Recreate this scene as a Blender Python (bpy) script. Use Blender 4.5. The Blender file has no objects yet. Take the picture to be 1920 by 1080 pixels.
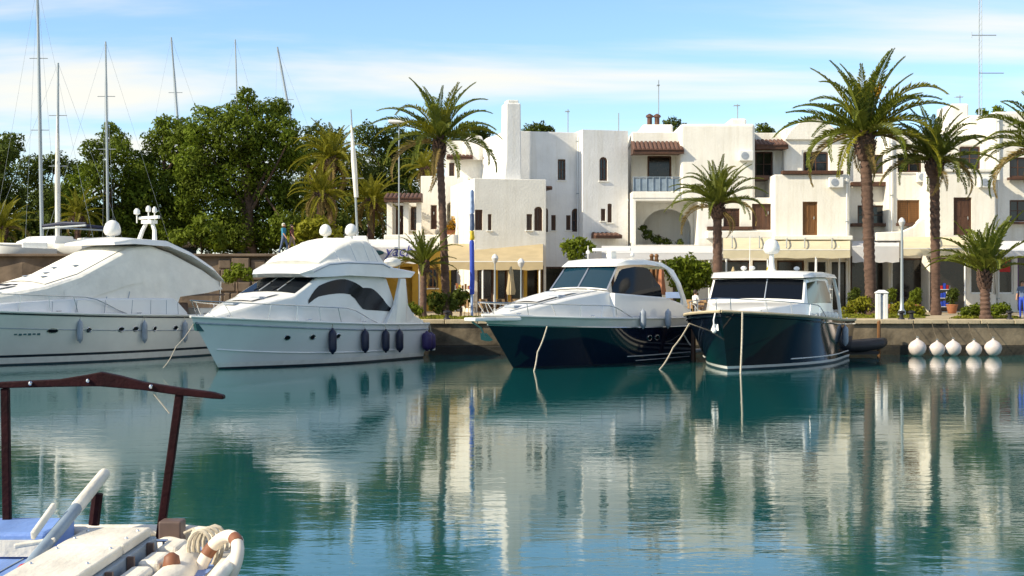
import bpy, bmesh, math, random
import numpy as np
from mathutils import Vector, Matrix, Euler

R = math.radians
rng = random.Random(7)
nrng = np.random.default_rng(11)
SC = bpy.context.scene
COL = SC.collection
F = 2637.0                      # focal length in pixels of the 1920 px wide photograph
CAMZ = 3.0

# ------------------------------------------------------------------ camera, sky, sun, exposure
cam_d = bpy.data.cameras.new('camera'); cam = bpy.data.objects.new('camera', cam_d); COL.objects.link(cam)
cam.location = (0, 0, CAMZ); cam.rotation_euler = (R(90), 0, 0)
cam_d.sensor_width = 36; cam_d.lens = 36 * F / 1920; cam_d.clip_start = 0.1; cam_d.clip_end = 6000
SC.camera = cam

SUN_EL, SUN_PHI = R(34), R(25)   # elevation; how far the sun stands on the camera's side of due left
sd = Vector((-math.cos(SUN_EL) * math.cos(SUN_PHI), -math.cos(SUN_EL) * math.sin(SUN_PHI), math.sin(SUN_EL)))
sun_d = bpy.data.lights.new('sun', 'SUN'); sun = bpy.data.objects.new('sun', sun_d); COL.objects.link(sun)
sun_d.energy = 4.2; sun_d.angle = R(0.6); sun_d.color = (1.0, 0.88, 0.66)
sun.rotation_euler = sd.to_track_quat('Z', 'Y').to_euler(); sun.location = (-40, 0, 60)

world = bpy.data.worlds.new('World'); SC.world = world; world.use_nodes = True
wn = world.node_tree.nodes; wl = world.node_tree.links; wn.clear()
def wnode(t, **k):
    n = wn.new(t)
    for a, b in k.items(): setattr(n, a, b)
    return n
w_out = wnode('ShaderNodeOutputWorld'); w_bg = wnode('ShaderNodeBackground')
w_sky = wnode('ShaderNodeTexSky', sky_type='NISHITA'); w_sky.sun_disc = False
w_sky.sun_elevation = SUN_EL; w_sky.sun_rotation = math.atan2(sd.x, sd.y)
w_sky.air_density = 1.0; w_sky.dust_density = 0.1; w_sky.ozone_density = 2.5; w_sky.altitude = 0
w_tc = wnode('ShaderNodeTexCoord'); w_sep = wnode('ShaderNodeSeparateXYZ')
wl.new(w_tc.outputs['Generated'], w_sep.inputs[0])
def wmath(op, a, b=None, c=None):
    n = wnode('ShaderNodeMath', operation=op)
    for i, v in enumerate((a, b, c)):
        if v is None: continue
        if isinstance(v, (int, float)): n.inputs[i].default_value = v
        else: wl.new(v, n.inputs[i])
    return n.outputs[0]
zz = wmath('ADD', wmath('MAXIMUM', w_sep.outputs[2], 0.0), 0.10)
cx = wmath('DIVIDE', w_sep.outputs[0], zz); cy = wmath('DIVIDE', w_sep.outputs[1], zz)
w_cmb = wnode('ShaderNodeCombineXYZ'); wl.new(cx, w_cmb.inputs[0]); wl.new(cy, w_cmb.inputs[1])
w_map = wnode('ShaderNodeMapping'); w_map.inputs['Rotation'].default_value = (0, 0, R(-4)); w_map.inputs['Scale'].default_value = (0.52, 1.05, 1); w_map.inputs['Location'].default_value = (3.1, 2.2, 0)
wl.new(w_cmb.outputs[0], w_map.inputs[0])
w_n1 = wnode('ShaderNodeTexNoise'); w_n1.inputs['Scale'].default_value = 0.95; w_n1.inputs['Detail'].default_value = 7; w_n1.inputs['Roughness'].default_value = 0.52; w_n1.inputs['Distortion'].default_value = 0.35
wl.new(w_map.outputs[0], w_n1.inputs['Vector'])
w_cr = wnode('ShaderNodeMapRange', interpolation_type='SMOOTHSTEP'); w_cr.inputs['From Min'].default_value = 0.42; w_cr.inputs['From Max'].default_value = 0.66
wl.new(w_n1.outputs[0], w_cr.inputs[0])
cloud = wmath('MULTIPLY', w_cr.outputs[0], 0.9)
w_tint = wnode('ShaderNodeMix', data_type='RGBA', blend_type='MULTIPLY'); w_tint.inputs[0].default_value = 1.0
wl.new(w_sky.outputs[0], w_tint.inputs[6]); w_tint.inputs[7].default_value = (0.84, 0.94, 1.03, 1)
w_mix = wnode('ShaderNodeMix', data_type='RGBA'); wl.new(cloud, w_mix.inputs[0])
wl.new(w_tint.outputs[2], w_mix.inputs[6]); w_mix.inputs[7].default_value = (5.3, 5.05, 4.4, 1)
wl.new(w_mix.outputs[2], w_bg.inputs['Color']); w_bg.inputs['Strength'].default_value = 0.125
wl.new(w_bg.outputs[0], w_out.inputs[0])
SC.view_settings.view_transform = 'Standard'; SC.view_settings.look = 'None'
SC.view_settings.exposure = 0.7; SC.view_settings.gamma = 1.0
SC.cycles.use_denoising = True
SC.cycles.max_bounces = 6; SC.cycles.diffuse_bounces = 3; SC.cycles.transparent_max_bounces = 6
SC.cycles.caustics_reflective = False; SC.cycles.caustics_refractive = False

# ------------------------------------------------------------------ helpers
def PX(px, Y): return (px - 960) * Y / F
def PZ(py, Y): return CAMZ - (py - 540) * Y / F
def P(px, py, Y): return Vector((PX(px, Y), Y, PZ(py, Y)))

MATS = {}
def mk(name, col, rough=0.6, metal=0.0, var=0.0, scale=3.0, bump=0.0, bscale=25.0, coat=0.0, spec=0.5, transl=0.0, stretch=None, col2=None):
    m = bpy.data.materials.new(name); m.use_nodes = True
    nt = m.node_tree; n = nt.nodes; l = nt.links
    b = n['Principled BSDF']; b.inputs['Roughness'].default_value = rough; b.inputs['Metallic'].default_value = metal
    b.inputs['Specular IOR Level'].default_value = spec
    b.inputs['Base Color'].default_value = (*col, 1)
    if coat: b.inputs['Coat Weight'].default_value = coat; b.inputs['Coat Roughness'].default_value = 0.06
    src = None
    if var or bump or col2:
        tc = n.new('ShaderNodeTexCoord'); mp = n.new('ShaderNodeMapping'); l.new(tc.outputs['Object'], mp.inputs[0])
        if stretch: mp.inputs['Scale'].default_value = stretch
    if var or col2:
        t = n.new('ShaderNodeTexNoise'); t.inputs['Scale'].default_value = scale; t.inputs['Detail'].default_value = 5; t.inputs['Roughness'].default_value = 0.6
        l.new(mp.outputs[0], t.inputs['Vector'])
        r = n.new('ShaderNodeValToRGB'); r.color_ramp.elements[0].position = 0.3; r.color_ramp.elements[1].position = 0.7
        c2 = col2 if col2 else tuple(min(1, c * (1 + var)) for c in col)
        c1 = tuple(c * (1 - var) for c in col)
        r.color_ramp.elements[0].color = (*c1, 1); r.color_ramp.elements[1].color = (*c2, 1)
        l.new(t.outputs[0], r.inputs[0]); l.new(r.outputs[0], b.inputs['Base Color']); src = r.outputs[0]
    if bump:
        t2 = n.new('ShaderNodeTexNoise'); t2.inputs['Scale'].default_value = bscale; t2.inputs['Detail'].default_value = 4
        l.new(mp.outputs[0], t2.inputs['Vector'])
        bp = n.new('ShaderNodeBump'); bp.inputs['Strength'].default_value = bump; bp.inputs['Distance'].default_value = 0.03
        l.new(t2.outputs[0], bp.inputs['Height']); l.new(bp.outputs[0], b.inputs['Normal'])
    if transl:
        tr = n.new('ShaderNodeBsdfTranslucent'); mx = n.new('ShaderNodeMixShader'); mx.inputs[0].default_value = transl
        if src: l.new(src, tr.inputs[0])
        else: tr.inputs[0].default_value = (*col, 1)
        l.new(b.outputs[0], mx.inputs[1]); l.new(tr.outputs[0], mx.inputs[2]); l.new(mx.outputs[0], n['Material Output'].inputs[0])
    MATS[name] = m
    return m

mk('stucco', (0.80, 0.77, 0.70), 0.9, var=0.06, scale=0.9, bump=0.5, bscale=9)
mk('stucco_cool', (0.78, 0.77, 0.75), 0.9, var=0.06, scale=0.9, bump=0.5, bscale=9)
for nm_ in ('stucco', 'stucco_cool'):
    nt_ = MATS[nm_].node_tree; n_ = nt_.nodes; l_ = nt_.links; bs_ = n_['Principled BSDF']; old_ = bs_.inputs['Base Color'].links[0].from_socket
    tc_ = n_.new('ShaderNodeTexCoord'); mp_ = n_.new('ShaderNodeMapping'); mp_.inputs['Scale'].default_value = (1.8, 1.8, 0.12); l_.new(tc_.outputs['Object'], mp_.inputs[0])
    tn_ = n_.new('ShaderNodeTexNoise'); tn_.inputs['Scale'].default_value = 1.6; tn_.inputs['Detail'].default_value = 6; tn_.inputs['Roughness'].default_value = 0.7; l_.new(mp_.outputs[0], tn_.inputs['Vector'])
    rp_ = n_.new('ShaderNodeValToRGB'); rp_.color_ramp.elements[0].position = 0.32; rp_.color_ramp.elements[0].color = (0.80, 0.77, 0.70, 1); rp_.color_ramp.elements[1].position = 0.52; rp_.color_ramp.elements[1].color = (1, 1, 1, 1); l_.new(tn_.outputs[0], rp_.inputs[0])
    mx_ = n_.new('ShaderNodeMix'); mx_.data_type = 'RGBA'; mx_.blend_type = 'MULTIPLY'; mx_.inputs[0].default_value = 0.5; l_.new(old_, mx_.inputs[6]); l_.new(rp_.outputs[0], mx_.inputs[7]); l_.new(mx_.outputs[2], bs_.inputs['Base Color'])
mk('ochre', (0.55, 0.34, 0.05), 0.85, var=0.12, scale=1.5, bump=0.4, bscale=9)
mk('wood', (0.075, 0.032, 0.016), 0.6, var=0.35, scale=6, bump=0.3, stretch=(1, 1, 0.15))
mk('wood_warm', (0.17, 0.075, 0.02), 0.55, var=0.3, scale=5, bump=0.3, stretch=(1, 1, 0.15))
mk('tile', (0.105, 0.050, 0.034), 0.8, var=0.35, scale=4, bump=0.4, bscale=14)
mk('dark_glass', (0.012, 0.014, 0.017), 0.08, spec=0.6)
mk('boat_glass', (0.006, 0.008, 0.012), 0.06, spec=0.16)
mk('blue_glass', (0.004, 0.028, 0.05), 0.05, spec=0.5)
mk('shop_glass', (0.022, 0.016, 0.013), 0.12, var=0.5, scale=1.2, spec=0.5)
mk('white_paint', (0.78, 0.78, 0.76), 0.45, var=0.04, scale=2)
mk('gelcoat', (0.76, 0.75, 0.71), 0.25, var=0.05, scale=1.2, coat=0.5)
mk('gelcoat_cool', (0.74, 0.75, 0.76), 0.20, var=0.03, scale=1.2, coat=0.5)
mk('nonskid', (0.72, 0.71, 0.66), 0.75, var=0.05, scale=2.5, bump=0.2, bscale=60)
mk('navy', (0.006, 0.010, 0.028), 0.09, var=0.2, scale=1.0, coat=0.7)
mk('navy_black', (0.004, 0.008, 0.016), 0.10, var=0.2, scale=1.0, coat=0.6)
mk('antifoul', (0.02, 0.045, 0.06), 0.6, var=0.3, scale=3)
mk('boot', (0.70, 0.70, 0.67), 0.3, var=0.08, scale=4)
mk('boot_dark', (0.012, 0.02, 0.03), 0.3, var=0.3, scale=4)
mk('canvas', (0.76, 0.74, 0.67), 0.85, var=0.09, scale=1.5, bump=1.0, bscale=3.2)
mk('canvas_grey', (0.60, 0.60, 0.60), 0.85, var=0.07, scale=1.5, bump=0.5, bscale=3)
mk('awning_cream', (0.78, 0.70, 0.50), 0.85, var=0.07, scale=1.2, bump=0.4, bscale=2.5, transl=0.25)
mk('awning_white', (0.74, 0.74, 0.76), 0.85, var=0.05, scale=1.2, bump=0.3, bscale=2.5, transl=0.2)
mk('awning_beige', (0.58, 0.47, 0.28), 0.85, var=0.10, scale=1.2, bump=0.4, bscale=2.5, transl=0.25)
mk('steel', (0.62, 0.63, 0.64), 0.22, metal=1.0)
mk('mast', (0.34, 0.38, 0.40), 0.4, metal=0.3)
mk('rope', (0.50, 0.44, 0.34), 0.95, var=0.3, scale=20)
mk('fender_navy', (0.008, 0.012, 0.04), 0.45, var=0.3, scale=4)
mk('fender_purple', (0.030, 0.016, 0.10), 0.5, var=0.3, scale=6)
mk('fender_grey', (0.30, 0.34, 0.40), 0.5, var=0.2, scale=4)
mk('buoy', (0.60, 0.53, 0.50), 0.55, var=0.16, scale=3, bump=0.2)
mk('rubber', (0.012, 0.012, 0.016), 0.6, var=0.3, scale=4)
mk('quay', (0.15, 0.120, 0.080), 0.95, var=0.65, scale=1.1, bump=0.8, bscale=5)
mk('weed', (0.020, 0.017, 0.010), 0.7, var=0.5, scale=2.5, bump=0.8, bscale=7)
mk('cap', (0.46, 0.38, 0.25), 0.9, var=0.2, scale=1.5, bump=0.5, bscale=9)
mk('paving', (0.40, 0.32, 0.21), 0.92, var=0.2, scale=0.5, bump=0.4, bscale=6)
mk('earth_wall', (0.115, 0.085, 0.060), 0.95, var=0.35, scale=0.9, bump=0.9, bscale=2.5)
mk('soil', (0.14, 0.10, 0.06), 0.95, var=0.35, scale=0.4, bump=0.5, bscale=3)
mk('leaf_pine', (0.100, 0.138, 0.010), 0.75, var=0.6, scale=0.35, transl=0.30, spec=0.2)
mk('leaf_dark', (0.064, 0.088, 0.010), 0.75, var=0.5, scale=0.4, transl=0.25, spec=0.2)
mk('leaf_light', (0.13, 0.17, 0.012), 0.7, var=0.4, scale=0.9, transl=0.35, spec=0.2)
mk('leaf_yellow', (0.22, 0.22, 0.015), 0.7, var=0.4, scale=1.5, transl=0.35, spec=0.2)
mk('grass', (0.19, 0.20, 0.02), 0.8, var=0.4, scale=1.5, transl=0.3, spec=0.2)
mk('flower', (0.55, 0.30, 0.02), 0.7, var=0.4, scale=4, transl=0.3)
mk('frond', (0.165, 0.195, 0.022), 0.5, var=0.45, scale=0.6, transl=0.4, spec=0.4)
mk('frond_yellow', (0.26, 0.25, 0.018), 0.55, var=0.4, scale=0.8, transl=0.4, spec=0.3)
mk('frond_dry', (0.26, 0.19, 0.06), 0.8, var=0.4, scale=0.8, transl=0.2)
mk('bark', (0.095, 0.06, 0.038), 0.95, var=0.45, scale=3, bump=1.0, bscale=9)
mk('palm_bark', (0.105, 0.062, 0.045), 0.95, var=0.45, scale=3, bump=1.0, bscale=8, stretch=(1, 1, 2))
mk('llaut_red', (0.018, 0.0035, 0.0045), 0.6, var=0.4, scale=5, bump=0.3, spec=0.12)
mk('llaut_shaded', (0.15, 0.26, 0.56), 0.6, var=0.25, scale=3.0, bump=0.3, bscale=14, stretch=(1, 0.3, 1))  # bluish shadow over the deck and locker, put into their base colour
mk('llaut_white', (0.70, 0.65, 0.55), 0.6, var=0.22, scale=3.5, bump=0.35, bscale=18, stretch=(1, 0.35, 1))
mk('grey_blue', (0.22, 0.28, 0.34), 0.5, var=0.2, scale=3)
mk('brown_panel', (0.11, 0.07, 0.055), 0.6, var=0.25, scale=4)
mk('life_ring', (0.75, 0.66, 0.55), 0.6, var=0.1, scale=5)
mk('orange', (0.20, 0.075, 0.035), 0.6, var=0.2, scale=5)
mk('red', (0.42, 0.012, 0.012), 0.55, var=0.15, scale=4)
mk('blue', (0.02, 0.06, 0.45), 0.55, var=0.2, scale=3)
mk('pale_blue', (0.30, 0.40, 0.62), 0.6, var=0.15, scale=3)
mk('yellow', (0.55, 0.40, 0.02), 0.6, var=0.2, scale=3)
mk('teal_cloth', (0.03, 0.22, 0.36), 0.8, var=0.2, scale=4)
mk('maroon_cloth', (0.10, 0.02, 0.02), 0.8, var=0.2, scale=4)
mk('denim', (0.10, 0.14, 0.24), 0.85, var=0.2, scale=5)
mk('khaki', (0.30, 0.22, 0.17), 0.85, var=0.2, scale=5)
mk('white_cloth', (0.70, 0.68, 0.64), 0.85, var=0.1, scale=5)
mk('skin', (0.42, 0.23, 0.15), 0.6, var=0.1, scale=6)
mk('hair_dark', (0.03, 0.018, 0.012), 0.7)
mk('hair_white', (0.55, 0.55, 0.48), 0.8)
mk('wicker', (0.30, 0.19, 0.09), 0.8, var=0.3, scale=12)
mk('terracotta', (0.33, 0.13, 0.06), 0.85, var=0.2, scale=4)
mk('violet', (0.10, 0.02, 0.14), 0.6, var=0.2, scale=3)
mk('black', (0.008, 0.008, 0.009), 0.5)
mk('ink', (0.03, 0.035, 0.22), 0.6)
mk('ink_teal', (0.02, 0.09, 0.10), 0.6)

def tag(o, label=None, cat=None, group=None, kind=None):
    if label: o['label'] = label
    if cat: o['category'] = cat
    if group: o['group'] = group
    if kind: o['kind'] = kind
    return o
def thing(name, loc, label, cat, group=None, rz=0.0):
    o = bpy.data.objects.new(name, None); COL.objects.link(o)
    o.location = loc; o.rotation_euler = (0, 0, rz); o.empty_display_size = 0.2
    return tag(o, label, cat, group)
def root_of(o):
    while o.parent: o = o.parent
    return o

class MB:
    def __init__(s): s.v = []; s.f = []; s.m = []; s.key = {}
    def pt(s, p, merge=False):
        if merge:
            k = (round(p[0], 4), round(p[1], 4), round(p[2], 4))
            if k in s.key: return s.key[k]
            s.key[k] = len(s.v)
        s.v.append((p[0], p[1], p[2])); return len(s.v) - 1
    def face(s, idx, mi=0): s.f.append(tuple(idx)); s.m.append(mi)
    def poly(s, pts, mi=0): s.face([s.pt(p) for p in pts], mi)
    def box(s, x0, x1, y0, y1, z0, z1, mi=0):
        i = [s.pt((x, y, z)) for z in (z0, z1) for y in (y0, y1) for x in (x0, x1)]
        for q in ((0, 2, 3, 1), (4, 5, 7, 6), (0, 1, 5, 4), (2, 6, 7, 3), (0, 4, 6, 2), (1, 3, 7, 5)): s.face([i[k] for k in q], mi)
        return s
    def obox(s, p, q, w, h, mi=0, up=(0, 0, 1)):            # a bar from p to q, w wide, h high
        p, q = Vector(p), Vector(q); d = (q - p).normalized(); u = Vector(up)
        if abs(d.dot(u)) > 0.98: u = Vector((0, 1, 0))
        a = d.cross(u).normalized() * w / 2; b = a.cross(d).normalized() * h / 2
        return s.loft([[c + a + b, c - a + b, c - a - b, c + a - b] for c in (p, q)], mi=mi)
    def loft(s, rings, mi=0, caps=True, closed=True):
        ids = [[s.pt(p) for p in r] for r in rings]; n = len(ids[0])
        for a, b in zip(ids, ids[1:]):
            for k in range(n if closed else n - 1): s.face((a[k], a[(k + 1) % n], b[(k + 1) % n], b[k]), mi)
        if caps and closed: s.face(ids[0][::-1], mi); s.face(ids[-1], mi)
        return s
    def grid(s, rows, mi=0, flip=False):
        ids = [[s.pt(p) for p in r] for r in rows]
        for a, b in zip(ids, ids[1:]):
            for k in range(len(a) - 1):
                q = (a[k], a[k + 1], b[k + 1], b[k]); s.face(q[::-1] if flip else q, mi)
        return s
    def tube(s, pts, r, n=6, mi=0, closed=False):
        pts = [Vector(p) for p in pts]; rs = r if isinstance(r, (list, tuple)) else [r] * len(pts); rings = []
        u = None
        for i, p in enumerate(pts):
            if closed: d = pts[(i + 1) % len(pts)] - pts[i - 1]
            else: d = pts[min(i + 1, len(pts) - 1)] - pts[max(i - 1, 0)]
            d.normalize()
            if u is None:
                u = Vector((0, 0, 1)) if abs(d.z) < 0.9 else Vector((1, 0, 0))
            a = d.cross(u)
            if a.length < 1e-4: a = d.cross(Vector((0.3, 1, 0.2)))
            a.normalize(); b = a.cross(d).normalized(); u = b
            rings.append([p + (a * math.cos(t) + b * math.sin(t)) * rs[i] for t in (2 * math.pi * k / n for k in range(n))])
        if closed: rings.append(rings[0])
        return s.loft(rings, mi=mi, caps=not closed)
    def lathe(s, prof, n=12, c=(0, 0, 0), mi=0):
        rings = [[(c[0] + r * math.cos(2 * math.pi * k / n), c[1] + r * math.sin(2 * math.pi * k / n), c[2] + z) for k in range(n)] for r, z in prof]
        return s.loft(rings, mi=mi)
    def sphere(s, c, rx, ry=None, rz=None, n=12, m=8, mi=0):
        ry = ry or rx; rz = rz or rx
        prof = []
        rings = []
        for j in range(m + 1):
            a = -math.pi / 2 + math.pi * j / m; q = max(math.cos(a), 0.02)
            rings.append([(c[0] + rx * q * math.cos(2 * math.pi * k / n), c[1] + ry * q * math.sin(2 * math.pi * k / n), c[2] + rz * math.sin(a)) for k in range(n)])
        return s.loft(rings, mi=mi)
    def build(s, name, mats, parent=None, smooth=False, bevel=0.0, world=True, seg=2):
        me = bpy.data.meshes.new(name)
        vs = s.v
        if parent is not None and world:
            r = root_of(parent); inv = (Matrix.Translation(r.location) @ r.rotation_euler.to_matrix().to_4x4()).inverted()
            vs = [tuple(inv @ Vector(p)) for p in vs]
        me.from_pydata(vs, [], s.f); me.validate()
        if isinstance(mats, str): mats = [mats]
        for m in mats: me.materials.append(MATS[m])
        if len(mats) > 1 and len(me.polygons) == len(s.m): me.polygons.foreach_set('material_index', s.m)
        bm = bmesh.new(); bm.from_mesh(me); bmesh.ops.recalc_face_normals(bm, faces=bm.faces); bm.to_mesh(me); bm.free()
        if smooth:
            me.shade_smooth()
            try: me.set_sharp_from_angle(angle=R(smooth if smooth is not True else 40))
            except Exception: pass
        o = bpy.data.objects.new(name, me); COL.objects.link(o)
        if parent is not None: o.parent = parent
        if bevel:
            b = o.modifiers.new('bevel', 'BEVEL'); b.width = bevel; b.segments = seg; b.limit_method = 'ANGLE'; b.angle_limit = R(50)
        return o

def copy_tree(o, parent=None):
    c = o.copy(); COL.objects.link(c); c.parent = parent
    for ch in list(o.children): copy_tree(ch, c)
    return c

def leaf_mesh(name, blobs, mat, parent, size=0.3, dens=1.0, world=True, flat=0.0, kind=None):
    """many small leaf faces spread through the shells of a crown's clumps; blobs = (center, rx, rz)"""
    V = []
    for c, rx, rz in blobs:
        n = int(dens * 13 * rx * (rx + rz) / (size * size) * 1.0)
        d = nrng.normal(size=(n, 3)); d /= np.linalg.norm(d, axis=1)[:, None]
        rad = 0.45 + 0.63 * nrng.random(n) ** 0.6
        lump = 1 + 0.16 * np.sin(d[:, 0] * 5 + c[0]) * np.sin(d[:, 1] * 4 + c[1] * 2) + 0.12 * np.sin(d[:, 2] * 7 + c[2] * 3 + d[:, 0] * 4)
        ctr = np.array(c)[None] + d * (rad * lump)[:, None] * np.array([rx, rx, rz])[None]
        nv = d + nrng.normal(size=(n, 3)) * 0.75 + np.array([0, 0, flat]); nv /= np.linalg.norm(nv, axis=1)[:, None]
        t = np.cross(nv, nrng.normal(size=(n, 3))); t /= np.linalg.norm(t, axis=1)[:, None]; b = np.cross(nv, t)
        s = size * (0.55 + 0.7 * nrng.random(n))[:, None]
        q = np.stack([ctr - t * s, ctr - b * s * 0.42 + nv * s * 0.12, ctr + t * s, ctr + b * s * 0.42 + nv * s * 0.12], 1)
        V.append(q.reshape(-1, 3))
    V = np.concatenate(V); n = len(V) // 4
    if world and parent is not None: V = V - np.array(root_of(parent).location)[None]
    me = bpy.data.meshes.new(name)
    me.vertices.add(len(V)); me.vertices.foreach_set('co', V.astype(np.float32).ravel())
    me.loops.add(n * 4); me.loops.foreach_set('vertex_index', np.arange(n * 4, dtype=np.int32))
    me.polygons.add(n); me.polygons.foreach_set('loop_start', np.arange(n, dtype=np.int32) * 4); me.polygons.foreach_set('loop_total', np.full(n, 4, dtype=np.int32))
    me.update(); me.materials.append(MATS[mat])
    o = bpy.data.objects.new(name, me); COL.objects.link(o); o.parent = parent
    if kind: o['kind'] = kind
    return o
# ------------------------------------------------------------------ the setting
QY, QZ, BZ = 63.0, 1.55, 1.55
def water():
    m = bpy.data.materials.new('water'); m.use_nodes = True; n = m.node_tree.nodes; l = m.node_tree.links
    b = n['Principled BSDF']; b.inputs['Base Color'].default_value = (0.005, 0.074, 0.074, 1); b.inputs['Roughness'].default_value = 0.04
    b.inputs['IOR'].default_value = 1.45; b.inputs['Specular IOR Level'].default_value = 0.5
    g = n.new('ShaderNodeNewGeometry')
    last = None
    pm_ = n.new('ShaderNodeMapping'); pm_.inputs['Scale'].default_value = (0.05, 0.13, 1); l.new(g.outputs['Position'], pm_.inputs[0])
    pn_ = n.new('ShaderNodeTexNoise'); pn_.inputs['Scale'].default_value = 1.0; pn_.inputs['Detail'].default_value = 3; l.new(pm_.outputs[0], pn_.inputs['Vector'])
    patch = n.new('ShaderNodeMapRange'); patch.inputs['From Min'].default_value = 0.38; patch.inputs['From Max'].default_value = 0.66; patch.inputs['To Min'].default_value = 0.45; patch.inputs['To Max'].default_value = 1.6; l.new(pn_.outputs[0], patch.inputs[0])
    for sc, st, dist, k in (((0.30, 0.75, 1), 1.0, 0.005, 2), ((1.1, 2.6, 1), 1.0, 0.0036, 3), ((5.0, 9.0, 1), 1.0, 0.0012, 2)):
        mp = n.new('ShaderNodeMapping'); mp.inputs['Scale'].default_value = sc; l.new(g.outputs['Position'], mp.inputs[0])
        t = n.new('ShaderNodeTexNoise'); t.inputs['Scale'].default_value = 1.0; t.inputs['Detail'].default_value = k; t.inputs['Distortion'].default_value = 0.6
        l.new(mp.outputs[0], t.inputs['Vector'])
        bp = n.new('ShaderNodeBump'); bp.inputs['Strength'].default_value = st; bp.inputs['Distance'].default_value = dist
        if dist < 0.0049:                                    # cat's paws: the finer ripple comes and goes in patches
            mm = n.new('ShaderNodeMath'); mm.operation = 'MULTIPLY'; l.new(t.outputs[0], mm.inputs[0]); l.new(patch.outputs[0], mm.inputs[1]); l.new(mm.outputs[0], bp.inputs['Height'])
        else: l.new(t.outputs[0], bp.inputs['Height'])
        if last: l.new(last.outputs[0], bp.inputs['Normal'])
        last = bp
    l.new(last.outputs[0], b.inputs['Normal'])
    MATS['water'] = m
water()
s = MB(); s.poly([(-900, -900, 0), (900, -900, 0), (900, QY + 1, 0), (-900, QY + 1, 0)])
tag(s.build('water', 'water'), kind='structure')
# the land behind the quay, one sheet to the horizon
s = MB(); s.poly([(-2500, QY + 0.5, QZ), (2500, QY + 0.5, QZ), (2500, 5000, QZ), (-2500, 5000, QZ)])
tag(s.build('ground', 'paving'), kind='structure')
# quay: weedy foot, face, capstones as pieces
q = MB(); q.box(-160, 160, QY + 0.06, QY + 0.9, 0.42, QZ - 0.16)
quay = tag(q.build('quay', 'quay', bevel=0.03), kind='structure')
q = MB(); q.box(-160, 160, QY, QY + 0.88, -1.5, 0.42); q.build('quay_foot', 'weed', quay, bevel=0.04)
cs = MB(); cs.box(0, 1.47, QY - 0.07, QY + 1.1, QZ - 0.16, QZ + 0.03)
first = None
for k in range(-24, 28):
    if first is None:
        first = cs.build('capstone', 'cap', quay, bevel=0.025, world=False); o = first
    else:
        o = first.copy(); COL.objects.link(o)
    o.location = (k * 1.5, rng.uniform(-0.012, 0.012), rng.uniform(-0.006, 0.006))
# paler strip of planting beds on the promenade
# raised ground on the left behind a rough stone retaining wall
s = MB()
s.box(-160, PX(690, 79), 80.2, 260, QZ - 0.5, 4.55)
tag(s.build('embankment', 'soil', bevel=0.3), kind='structure')
rwx = 0
rw = thing('retaining_wall', (PX(520, 79), 79.6, QZ), 'rough brown stone retaining wall behind the white motor yachts', 'wall')
s = MB()
xs = np.linspace(-75, PX(692, 79), 90)
front = [[(x, 79.3 + 0.10 * math.sin(x * 2.1) + 0.07 * rng.random() - (4.6 - z) * 0.06, z) for x in xs] for z in np.linspace(QZ - 0.1, 4.75, 9)]
s.grid(front); s.grid([[p for p in front[-1]], [(p[0], 80.3, p[2] + 0.02) for p in front[-1]]])
s.grid([[(p[0], 80.3, QZ) for p in front[-1]], [(p[0], 80.3, p[2] + 0.02) for p in front[-1]]])
s.poly([r[-1] for r in front] + [(xs[-1], 80.3, 4.75), (xs[-1], 80.3, QZ - 0.1)])
s.build('stonework', 'earth_wall', rw)
k = 0
for row, z in enumerate((2.1, 2.75, 3.4, 4.05)):
    x = PX(395, 79) + (row % 2) * 0.4
    while x < PX(690, 79):
        w = rng.uniform(0.4, 1.2)
        st = MB(); y = 79.17 + 0.10 * math.sin(x * 2.1) - (4.6 - z) * 0.06
        st.box(x, x + w - 0.05, y + rng.uniform(-0.005, 0.03), y + 0.4, z + rng.uniform(0, .06), z + rng.uniform(0.54, 0.64)); st.build('stone', 'earth_wall', rw, bevel=0.06)
        x += w
coping = MB(); coping.box(-75, PX(692, 79), 79.0, 80.35, 4.77, 4.93); coping.build('coping', 'earth_wall', rw, bevel=0.04)

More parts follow.
